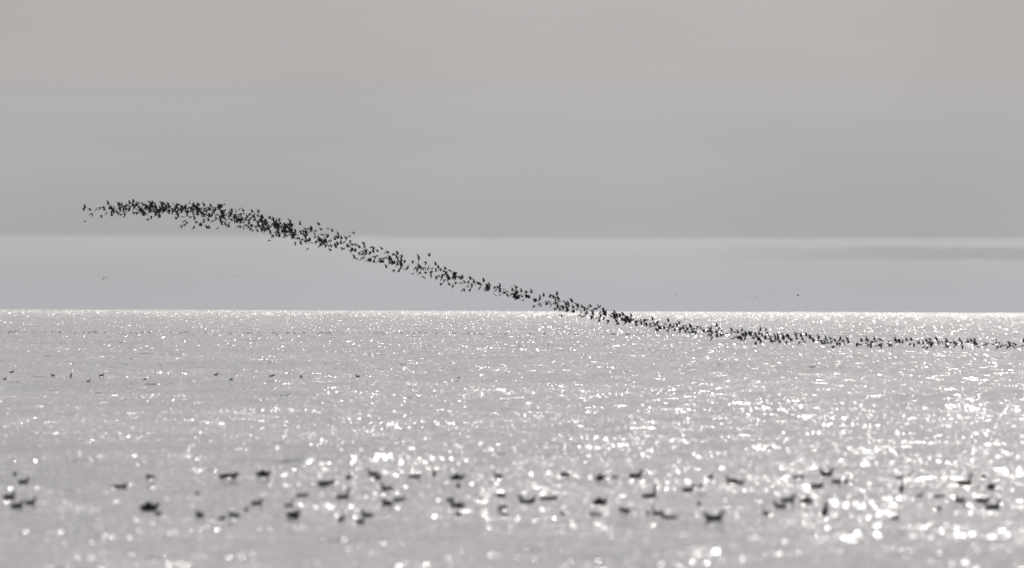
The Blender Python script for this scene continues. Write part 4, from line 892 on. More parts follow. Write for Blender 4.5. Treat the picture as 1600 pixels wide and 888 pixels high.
    (-22.25,981.7,10.26,'X',0,-55,4,-35,0.9), (-22.81,998.4,10.4,'X',0,43,7,33,0.92), (-21.84,973.6,10.35,'X',2,-48,-43,-32,1.02),
    (-22.48,996.2,10.28,'D',2,-23,-9,56,0.98), (-22.14,991.4,10.4,'H',1,13,-10,-12,1.09), (-21.99,979.3,10.41,'D',2,15,-22,5,1.06),
    (-22.17,998.8,10.45,'X',2,64,7,-37,0.97), (-22.12,979,10.46,'H',1,7,-7,2,1.06), (-22.01,988.5,10.6,'H',0,10,-34,22,1.02),
    (-22.09,984,10.28,'D',2,9,-21,0,0.93), (-21.64,974.4,10.48,'U',3,1,11,5,1.01), (-21.88,981.1,10.42,'X',2,68,-13,-50,1),
    (-22.23,991.3,10.58,'H',1,-2,-5,-18,1.1), (-21.82,995.7,10.5,'H',1,-3,-6,-22,0.94), (-21.8,989.7,10.74,'X',1,-46,-20,74,1.04),
    (-21.55,976.9,10.38,'U',1,18,-0,-3,1.08), (-21.43,978.6,10.3,'U',1,-10,-8,-4,1.06), (-21.6,985.5,10.63,'U',1,-19,-14,-36,1),
    (-21.8,990.4,10.27,'U',3,10,1,8,0.99), (-21.51,986.7,10.4,'U',3,-12,15,-55,0.96), (-21.9,999.1,10.41,'U',2,-18,-16,10,1.09),
    (-21.27,972.5,10.15,'X',1,-37,-22,112,1.05), (-21.5,981.7,10.27,'D',2,2,-12,5,0.96), (-21.79,992.1,10.28,'D',0,-13,2,-6,0.98),
    (-21.36,981.2,10.1,'U',2,17,4,-54,0.98), (-22.05,1003.4,10.45,'X',1,-63,2,-37,1.07), (-21.33,983.1,10.08,'X',1,-77,-28,37,1.08),
    (-21.6,981,10.1,'X',2,-64,-25,19,1), (-21.42,976.8,9.96,'H',0,-5,-26,1,1.06), (-21.8,977.6,10.03,'X',2,-73,-12,-42,0.95),
    (-21.95,997.3,10.19,'X',1,54,2,-21,1.12), (-21.39,997.6,10.11,'X',2,-48,11,58,0.96), (-21.15,987.6,10.3,'D',0,3,-21,23,1.02),
    (-21.23,984.1,10.02,'X',1,62,-12,-5,1.1), (-21.28,989.6,10.31,'D',0,-8,-29,-62,0.98), (-21.15,985.4,10.44,'H',0,-6,-28,-28,1.08),
    (-21.16,981.2,10.25,'U',2,-2,-6,-68,0.99), (-21.01,990.5,10.44,'U',0,-2,1,-58,0.92), (-21.14,1000,10.41,'H',0,-13,-15,-6,1.1),
    (-21.03,993.5,10.14,'H',1,-1,-14,15,0.96), (-21.02,994.2,10.43,'U',3,-9,-20,-6,1.08), (-20.87,980.7,10.37,'D',2,12,-5,6,0.97),
    (-20.69,996.9,10.39,'D',2,8,1,-22,0.94), (-20.9,1002.2,10.43,'H',1,-8,-1,-24,0.97), (-20.45,981.7,10.32,'X',2,66,-15,40,0.91),
    (-20.59,985.6,10.17,'X',1,59,-5,41,0.98), (-20.41,985.4,10.37,'X',1,57,-23,-20,1.01), (-20.28,967.2,9.97,'X',2,76,13,64,1.09),
    (-20.4,973,10.42,'X',1,77,-22,-79,0.91), (-20.37,968.7,9.85,'U',1,-16,17,39,1.02), (-21.34,1001.7,10.07,'D',0,7,-6,39,1.09),
    (-20.81,981.8,9.89,'U',3,-17,2,19,1.07), (-20.91,990.4,9.92,'H',1,-21,-12,-5,0.98), (-20.96,996.4,10.04,'X',0,-62,-3,82,0.96),
    (-19.65,974.3,10.03,'X',0,-48,-28,51,0.92), (-20.07,987.3,9.98,'D',1,12,-17,64,1.06), (-20.19,997.3,10.1,'X',0,-43,-2,32,1.11),
    (-19.98,991.8,10.33,'H',1,23,-34,38,0.92), (-19.97,986.8,10.02,'X',0,-43,-12,-49,1.09), (-20.31,991.5,10.57,'D',1,19,2,19,1.01),
    (-19.99,982.7,10.25,'X',2,-51,-2,-19,1.09), (-20.19,986.6,10.39,'U',2,8,3,-1,1.03), (-20.69,1004.1,10.63,'H',0,-10,-15,14,1.03),
    (-19.85,982.9,10.09,'X',0,45,22,17,0.94), (-20.29,1000.8,10,'D',1,-4,-19,-34,0.97), (-19.89,990.7,10.05,'D',0,-2,-6,36,0.96),
    (-20.12,990.5,10.2,'X',1,41,-5,2,1.01), (-20.04,989.4,10.13,'X',2,-85,3,-32,1.09), (-19.76,975.4,9.84,'H',1,-10,-19,-23,1),
    (-19.74,997.3,10,'D',1,25,-7,-7,0.99), (-19.47,988.5,10.1,'X',0,-55,-17,9,1.02), (-19.42,978.6,10.08,'H',1,2,-27,8,1.04),
    (-19.47,990.3,9.96,'X',1,66,18,61,1.01), (-19.56,987.1,10,'X',1,-84,-30,91,0.9), (-19.63,997.4,10.16,'D',0,23,-32,-31,1.06),
    (-19.21,1005.7,10.01,'H',1,-1,3,-8,0.91), (-18.77,981.1,9.72,'U',2,-9,-19,-71,1.03), (-19.38,995.9,9.83,'U',2,19,5,13,0.98),
    (-18.87,981.3,9.59,'X',1,-77,-7,-10,0.91), (-18.93,975.8,9.99,'D',2,-10,-23,-15,1.1), (-18.98,991.1,9.63,'X',0,-71,6,30,0.92),
    (-19.08,994.5,9.72,'X',2,-50,4,52,0.92), (-18.67,990.8,9.69,'D',2,-12,-20,29,0.97), (-18.98,995.2,9.79,'D',1,5,3,-11,1.02),
    (-18.92,997.8,9.76,'X',1,-66,20,-40,1.12), (-18.68,981.4,9.59,'X',2,-43,-16,-7,0.97), (-18.74,990.2,9.66,'U',0,8,12,34,1.1),
    (-18.13,985.6,9.63,'H',0,-10,-13,14,1.07), (-18.28,1011.1,9.98,'U',3,-4,-3,3,1.11), (-18.26,992.6,9.53,'X',2,73,8,-12,1),
    (-18.13,982.6,9.65,'D',2,3,4,32,1.01), (-18.52,993.6,9.65,'U',2,-4,-9,-47,1.01), (-17.53,995.2,9.97,'D',0,27,-6,35,1.06),
    (-17.39,982,9.54,'D',1,4,9,17,0.9), (-17.27,979.6,9.62,'X',2,-44,-4,8,1.04), (-17.4,992.1,9.84,'U',1,-30,13,19,0.98),
    (-17.66,1008.6,9.65,'U',1,-19,-20,6,1.01), (-16.68,966.9,9.61,'D',1,-15,2,-15,1.02), (-17.27,984.9,9.65,'U',2,-22,7,-36,1),
    (-17.31,992.9,9.83,'X',1,-65,4,38,1.06), (-17.14,995.2,9.49,'D',2,21,-10,3,1.08), (-17.53,1004.1,9.58,'D',1,-18,-14,4,0.9),
    (-17.08,980.6,9.37,'X',1,-58,-15,-7,0.92), (-17.41,1009.8,9.68,'U',3,-8,4,4,1.06), (-17.49,1007.1,9.69,'D',2,3,4,-11,1.06),
    (-17.15,997,9.62,'X',2,74,-9,-26,0.92), (-17.06,996.9,9.55,'D',0,-0,5,7,1.08), (-16.97,981.1,9.42,'D',1,-16,-16,-47,1.06),
    (-17.01,986,9.41,'D',2,-15,-9,-5,0.91), (-17.04,987.4,9.5,'D',0,8,-10,36,0.97), (-17.09,988.7,9.5,'X',1,-70,-32,-14,1),
    (-17.01,987.2,9.5,'X',2,36,-15,-18,1.08), (-17.32,992.4,9.16,'X',1,-74,-23,-13,1.01), (-17.01,980.8,9.1,'D',2,15,-2,-41,1.07),
    (-17.33,978.1,9.17,'U',1,7,-3,-3,1.08), (-17.18,1000.8,9.11,'X',2,60,36,49,0.92), (-17.12,983.5,9.2,'U',3,3,-39,50,0.97),
    (-16.46,975.4,9.16,'H',0,9,-9,14,1.03), (-16.88,991.3,9.35,'H',1,-2,-7,-1,0.96), (-16.54,973.8,9.1,'D',0,4,-7,-4,1.06),
    (-16.73,981.3,9.1,'D',1,-0,-12,-29,0.94), (-16.74,977.7,9.06,'U',2,24,1,37,0.97), (-16.9,989.7,9.32,'D',2,20,-9,22,0.95),
    (-16.59,1002.1,9.3,'X',1,-79,-21,-12,1.02), (-16.22,980.7,9.27,'U',3,6,-4,-7,1.11), (-16.64,1002.5,9.53,'D',2,-20,-5,70,1.03),
    (-16.44,993.2,9.62,'H',0,-0,15,33,1), (-16.35,980.2,9.59,'U',3,-11,-19,37,0.91), (-16.32,985,9.46,'U',1,-14,-23,-4,1.03),
    (-16.22,983.3,9.17,'D',2,-24,4,-75,0.95), (-16.56,997.9,9.41,'U',0,-28,-11,6,0.99), (-16.36,979.8,9.41,'H',0,-4,-3,43,0.91),
    (-16.63,992.6,9.42,'H',1,12,-23,2,1.1), (-16.32,994.4,9.39,'U',1,-11,-2,-5,1.02), (-16.06,967.7,9.08,'X',0,46,-20,21,0.98),
    (-16.23,993.8,9.16,'D',2,14,-5,-15,1.04), (-16.21,990.1,9.09,'U',1,-18,-22,-25,1.02), (-16.14,988.1,9.31,'X',1,-48,-17,-18,1.09),
    (-16.37,993.9,8.87,'X',0,-38,25,28,1.01), (-16.12,991,9.18,'U',1,6,-14,78,1.06), (-16.31,997.4,9.37,'X',2,48,16,-13,0.92),
    (-15.82,976.6,9.19,'D',1,4,-23,54,1.02), (-16.16,984.5,9.1,'U',2,-1,-2,-6,0.91), (-16.23,994,8.79,'X',1,-42,6,-12,1.1),
    (-16.32,997.3,9.16,'X',0,-74,-35,-2,1), (-15.75,979.5,8.9,'D',0,6,-1,-23,0.97), (-15.68,994.8,9.28,'X',2,-60,-8,23,0.99),
    (-15.92,992.9,8.87,'X',0,49,1,21,0.92), (-15.92,1000.4,9.11,'X',1,56,-21,43,1.02), (-15.82,991.7,9.02,'U',3,-6,-0,1,1.05),
    (-15.53,979.7,9.15,'X',2,-64,-6,5,0.98), (-15.46,972,9.17,'U',2,-13,-3,11,1.06), (-16,994.3,9.26,'X',0,-70,-15,122,1.04),
    (-15.57,970.8,8.96,'D',0,6,-24,-7,0.98), (-15.57,975.9,8.95,'X',1,-77,12,56,1), (-16,1011.2,8.93,'U',3,-14,-16,-25,1.04),
    (-15.88,1000.9,8.78,'D',1,-4,-3,-10,1), (-15.77,990.9,8.83,'U',1,2,8,-35,0.98), (-15.71,986.6,8.96,'U',0,-3,5,-8,0.96),
    (-15.52,986.7,8.8,'U',2,45,-6,-22,0.99), (-15.78,991.8,8.69,'X',2,-79,-17,96,0.99), (-15.18,985.3,9.04,'H',0,-4,3,-17,0.91),
    (-15.25,985.5,9.01,'D',0,2,11,28,1.06), (-15.24,989.7,8.94,'X',0,44,1,-37,1.05), (-15.24,982.5,9.03,'H',0,-14,-2,-20,1.02),
    (-14.99,967.9,9.16,'D',0,-10,-3,22,1.01), (-15.07,970.8,9.22,'U',0,4,20,-10,0.97), (-15.1,980.8,8.49,'D',1,27,-10,-75,0.95),
    (-15.15,990.6,8.57,'H',1,0,-18,14,0.93), (-15.21,1003.7,8.91,'U',2,15,-21,36,1.05), (-15.14,989,8.42,'H',0,-9,-7,-16,1),
    (-17.98,986,9.25,'X',0,-38,-0,-18,1.08), (-18.11,997.2,9.32,'X',2,-39,-9,52,1.03), (-17.25,970.3,9.23,'U',0,27,-5,13,0.91),
    (-18.28,984.3,9.25,'X',2,36,-9,-58,1.01), (-15.44,996.6,8.96,'X',2,-85,-1,-8,1.11), (-15.39,987.5,9.03,'X',1,66,-17,-27,1.05),
    (-15.54,994.9,8.9,'H',0,6,-16,-12,0.98), (-15.27,976.3,9.06,'U',3,-27,-24,13,1.1), (-15.15,988.9,8.76,'X',2,-52,-8,-30,1.02),
    (-15.2,1001.2,8.78,'X',2,41,-16,9,0.93), (-14.85,983.7,8.64,'D',2,2,-20,-63,0.94), (-14.77,968.1,8.41,'D',1,10,-0,62,1.01),
    (-14.97,982.9,8.62,'H',1,1,-1,12,1.09), (-15.04,982.7,8.65,'X',2,63,-10,-8,1), (-15.01,989.8,8.79,'H',1,25,-6,26,0.91),
    (-15.19,988.2,8.51,'U',1,7,-21,38,1.06), (-15.22,987.7,8.87,'U',1,-17,-2,2,1.08), (-15.18,989.6,8.81,'X',2,-53,-5,-24,1.09),
    (-14.99,972.9,8.79,'D',2,-8,0,-54,1.07), (-15.29,993.9,8.68,'U',2,26,17,31,1), (-14.66,1009.7,8.67,'X',0,37,-34,-32,1.1),
    (-14.48,987.2,8.71,'H',0,9,-35,31,1.08), (-14.63,1008.9,8.67,'X',2,-65,-31,5,1.04), (-14.37,995.2,8.75,'U',1,-26,9,-47,0.97),
    (-14.24,986.8,8.46,'X',0,49,4,42,0.94), (-14.05,978.3,8.74,'X',1,73,-11,0,1.08), (-14.11,983.9,8.63,'D',2,-24,-1,18,0.96),
    (-14.11,996.5,8.37,'D',2,3,-5,33,0.94), (-14.14,972.8,8.15,'X',1,63,-16,63,0.9), (-14.01,987.4,8.22,'X',1,-63,-0,74,1.07),
    (-13.89,982.9,8.23,'U',2,5,-3,-34,0.99), (-14.04,985,8.33,'D',1,8,-11,21,1.07), (-13.34,989.1,8.39,'X',0,67,-20,-11,1.04),
    (-13.5,1009.7,8.41,'D',0,17,17,6,1.01), (-13.3,986.6,8.33,'H',1,12,-3,15,0.95), (-13.31,997.9,8.42,'D',0,38,-7,-13,1.03),
    (-13.49,996.9,8.38,'X',0,55,-10,-23,0.94), (-13.39,994.3,8.39,'D',2,-33,-12,-19,0.94), (-13.08,970.6,8.32,'D',2,26,-0,-34,1.04),
    (-13.27,983.8,8.43,'D',0,-36,-14,24,1.07), (-12.82,986.7,8.13,'U',1,-33,-7,4,1.02), (-12.85,980.5,8.16,'X',2,-82,3,8,1),
    (-13.03,988.4,8.17,'H',1,16,-13,1,1.11), (-13.15,994.1,8.29,'D',0,43,-27,-37,1.09), (-12.89,990.5,8.25,'U',0,35,-5,-31,1),
    (-13.1,985.4,8.27,'D',0,5,-9,0,1.04), (-13.22,986.9,7.96,'U',3,2,9,34,1), (-13.22,998.6,8.14,'X',0,-71,-8,53,0.95),
    (-13.38,999.1,7.99,'D',2,3,-12,-75,0.97), (-13.91,987.1,9.04,'D',2,8,-10,-47,0.99), (-13.86,987.9,9.01,'X',2,-81,20,-11,1.08),
    (-13.86,984,9.09,'H',0,-19,-10,-9,0.91), (-11.14,990.5,7.62,'X',1,42,13,-31,0.99), (-11.07,988.5,7.65,'X',2,-54,-23,34,1.03),
    (-10.69,963.1,7.55,'D',2,12,-22,44,1.02), (-10.97,976.5,7.63,'H',0,-7,-22,3,0.93), (-7.62,987.1,6.63,'X',1,-69,-17,-64,0.91),
    (-7.48,972.1,6.57,'X',1,44,-6,12,0.91), (-7.58,979.1,6.66,'X',2,51,-11,-24,0.91), (-7.49,965.6,6.6,'D',1,40,-10,-0,0.93),
    (-8.4,976.6,7.02,'U',3,10,15,17,0.97), (-8.32,988.7,6.91,'X',2,-82,-6,36,0.92), (-8.38,986.5,7.05,'X',0,-44,3,-7,0.98),
    (-10.03,981,7.45,'U',0,14,-10,-23,1.02), (-10.06,986.7,7.35,'X',1,-59,8,21,0.99), (-4.65,970,5.93,'D',1,10,-0,-61,0.95),
    (-4.6,967.2,6.13,'H',0,-15,-24,-1,0.94), (-4.48,971.2,6.11,'D',1,2,-1,-23,1.09), (-3.94,964.8,5.81,'X',0,-80,-9,29,1.03),
    (-3.88,972.3,5.72,'U',1,-6,-5,-12,1.06), (-3.89,969.6,5.88,'U',2,9,-4,12,1.03), (-3.82,972.4,5.69,'X',0,-71,-14,44,0.94),
    (-6.26,971.8,6.45,'D',1,-6,-11,-45,1.02), (-6.29,963.9,6.34,'U',3,17,-16,-19,0.92), (-6.24,970.1,6.44,'U',3,1,-14,53,0.93),
    (-4.33,961.5,5.74,'U',3,31,8,8,1.1), (-4.28,960.1,5.79,'X',0,73,-18,33,0.92), (-4.37,975.6,5.71,'X',0,-78,-3,-24,1.07),
    (-1.6,955.8,5.11,'X',2,-79,-40,31,1.11), (-1.69,957.6,5.14,'H',1,-15,-20,26,0.93), (-1.67,981.6,5.08,'X',0,-77,-14,-8,1.08),
    (-1.58,953.2,5.04,'H',0,-8,-16,-10,1.06), (0.21,966.3,4.49,'U',2,-11,-10,69,1.05), (0.07,945.9,4.58,'X',2,-39,-17,-77,0.95),
    (0.16,936.6,4.49,'H',0,-2,-18,-2,0.91), (0.19,949.9,4.46,'X',0,82,-19,2,1.05), (0.36,947.3,4.71,'X',1,-75,-6,27,1.06),
    (0.26,948.7,4.72,'D',0,-2,1,36,0.98), (0.25,952.8,4.72,'X',0,43,-47,-22,0.9), (6.69,928.4,3.21,'X',1,-66,-11,14,0.98),
    (6.79,936.4,3.15,'X',1,-40,11,-64,1), (6.47,909.2,3.17,'X',1,-46,7,-12,1.1), (6.63,929.6,3.18,'U',1,-6,-5,-28,1.02),
    (6.78,927.6,3.2,'U',1,-3,-17,-23,0.94), (6.72,927.5,3.17,'X',1,38,8,1,1), (6,925.3,3.5,'U',1,21,14,57,0.98),
    (6.02,930.6,3.51,'D',1,1,3,-36,0.93), (5.95,925.8,3.51,'X',2,-79,-12,-26,0.92), (6.04,927.2,3.29,'U',2,27,19,4,1),
    (7.39,926.3,2.92,'X',0,46,-22,-4,1.07), (7.38,938.6,2.87,'U',1,11,-7,-17,0.95), (7.41,921.9,2.99,'U',0,14,-3,-16,1.05),
    (7.54,925.7,3.05,'X',0,-62,-16,12,0.96),
]
V, F = [], []
for x, y, z, p, v, ro, pi, ya, sc in REST:
    m = Euler((R(ro), R(pi), R(ya))).to_matrix()
    sv, sf = FLY_SHAPES[p][v]
    n = len(V)
    V += [tuple(m @ (Vector(c) * sc) + Vector((x, y, z))) for c in sv]
    F += [tuple(i + n for i in q) for q in sf]
o = bpy.data.objects.new('flock', mesh_from('flock', V, F, M_FLY)); C.objects.link(o)
o['kind'] = 'stuff'; o['label'] = 'crowded dark mass of small birds filling the long winding flock'; o['category'] = 'flock'

# ------------------------------------------------------------------ birds far off, low over the horizon
SPECKS = [
    (25.16,3167,4.21,'U',2,55,0.72,'tiny far bird speck low in the haze above the horizon right of the flock'),
    (30.47,3027,4.35,'D',1,-40,0.54,'tiny far bird speck low in the haze above the horizon right of the flock'),
    (33.27,2910,4.79,'U',3,-13,0.9,'tiny far bird speck low in the haze above the horizon right of the flock'),
    (35.1,3017,3.01,'X',1,-33,0.72,'tiny far bird speck low in the haze above the horizon right of the flock'),
    (38.61,3152,3.84,'X',0,-15,0.81,'tiny far bird speck low in the haze above the horizon right of the flock'),
    (38.32,2915,3.31,'U',1,75,0.54,'tiny far bird speck low in the haze above the horizon right of the flock'),
    (42.18,3130,4.03,'X',1,48,0.9,'tiny far bird speck low in the haze above the horizon right of the flock'),
    (47.26,3263,4.2,'U',2,57,0.72,'tiny far bird speck low in the haze above the horizon right of the flock'),
    (47.71,3125,3.84,'U',2,39,0.81,'tiny far bird speck low in the haze above the horizon right of the flock'),
    (53.18,3224,4.12,'U',0,-13,0.63,'tiny far bird speck low in the haze above the horizon right of the flock'),
    (49.68,2981,4.32,'D',0,18,0.63,'tiny far bird speck low in the haze above the horizon right of the flock'),
    (50.62,2972,4.65,'D',1,-6,0.99,'tiny far bird speck low in the haze above the horizon right of the flock'),
    (52.93,3083,4.14,'U',0,-38,0.63,'tiny far bird speck low in the haze above the horizon right of the flock'),
    (55.17,3058,5.18,'D',1,16,0.9,'tiny far bird speck low in the haze above the horizon right of the flock'),
    (61.22,3293,4.98,'D',0,-1,0.81,'tiny far bird speck low in the haze above the horizon right of the flock'),
    (62.5,3125,4.69,'U',1,33,1.71,'largest of the far dark specks over the horizon on the right'),
    (62.33,3127,4.8,'X',1,45,0.99,'tiny far bird speck low in the haze above the horizon right of the flock'),
    (66.06,3081,4.81,'X',1,-47,0.63,'tiny far bird speck low in the haze above the horizon right of the flock'),
    (68.33,3055,4.82,'D',2,5,0.63,'tiny far bird speck low in the haze above the horizon right of the flock'),
    (72.36,3144,4.48,'X',0,110,1.26,'far bird speck alone to the right over the horizon'),
    (60.7,2957,2.28,'X',0,-3,0.99,'far speck hanging lowest above the horizon on the right'),
    (50.33,2989,3.25,'D',0,16,0.54,'tiny far bird speck low in the haze above the horizon right of the flock'),
    (53.93,3071,3.19,'U',3,-11,0.72,'tiny far bird speck low in the haze above the horizon right of the flock'),
    (48.37,3135,6.96,'D',2,52,0.72,'highest far speck above the horizon on the right'),
    (-84.87,2970,7.67,'U',0,44,1.35,'left of the two darkest far specks on the left'),
    (-87.65,3089,8.07,'U',0,67,1.53,'right of the two darkest far specks on the left'),
    (-86.32,3063,7.81,'D',2,-14,0.72,"tiny far bird speck low in the haze on the left, below the flock's crest"),
    (-88.31,3159,7.7,'X',2,8,0.81,"tiny far bird speck low in the haze on the left, below the flock's crest"),
    (-87.1,3128,7.53,'U',2,6,0.72,"tiny far bird speck low in the haze on the left, below the flock's crest"),
    (-85.53,2999,7.23,'X',0,9,0.72,"tiny far bird speck low in the haze on the left, below the flock's crest"),
    (-86.93,3225,8.32,'D',2,-12,0.81,"tiny far bird speck low in the haze on the left, below the flock's crest"),
    (-81.91,3093,6.92,'D',2,62,0.99,"tiny far bird speck low in the haze on the left, below the flock's crest"),
    (-81.33,3040,6.74,'X',0,-36,0.72,"tiny far bird speck low in the haze on the left, below the flock's crest"),
    (-71.04,3025,8.36,'U',1,-11,0.63,"tiny far bird speck low in the haze on the left, below the flock's crest"),
    (-68.56,3163,8.2,'X',2,-38,0.9,"tiny far bird speck low in the haze on the left, below the flock's crest"),
    (-59.44,2923,8.59,'U',3,-37,0.99,"tiny far bird speck low in the haze on the left, below the flock's crest"),
    (-57.74,2976,8.34,'D',0,98,1.17,"tiny far bird speck low in the haze on the left, below the flock's crest"),
    (-59.2,3072,8.43,'X',0,37,0.99,"tiny far bird speck low in the haze on the left, below the flock's crest"),
    (-56.52,2999,8.44,'U',2,-106,0.81,"tiny far bird speck low in the haze on the left, below the flock's crest"),
    (-57.2,3077,8.75,'X',1,7,0.9,"tiny far bird speck low in the haze on the left, below the flock's crest"),
    (-58.32,3170,8.85,'D',0,74,0.99,"tiny far bird speck low in the haze on the left, below the flock's crest"),
    (-83.68,3048,7.25,'U',1,25,0.54,"tiny far bird speck low in the haze on the left, below the flock's crest"),
    (-15.49,3272,2.01,'D',2,-17,0.99,'lone far speck just above the horizon left of the middle'),
]
for x, y, z, p, v, ya, sc, lab in SPECKS:
    place('distant_bird', FLY_MESH[p][v], (x, y, z), (R(20), 0, R(ya)), sc, lab, 'far birds low over the horizon')

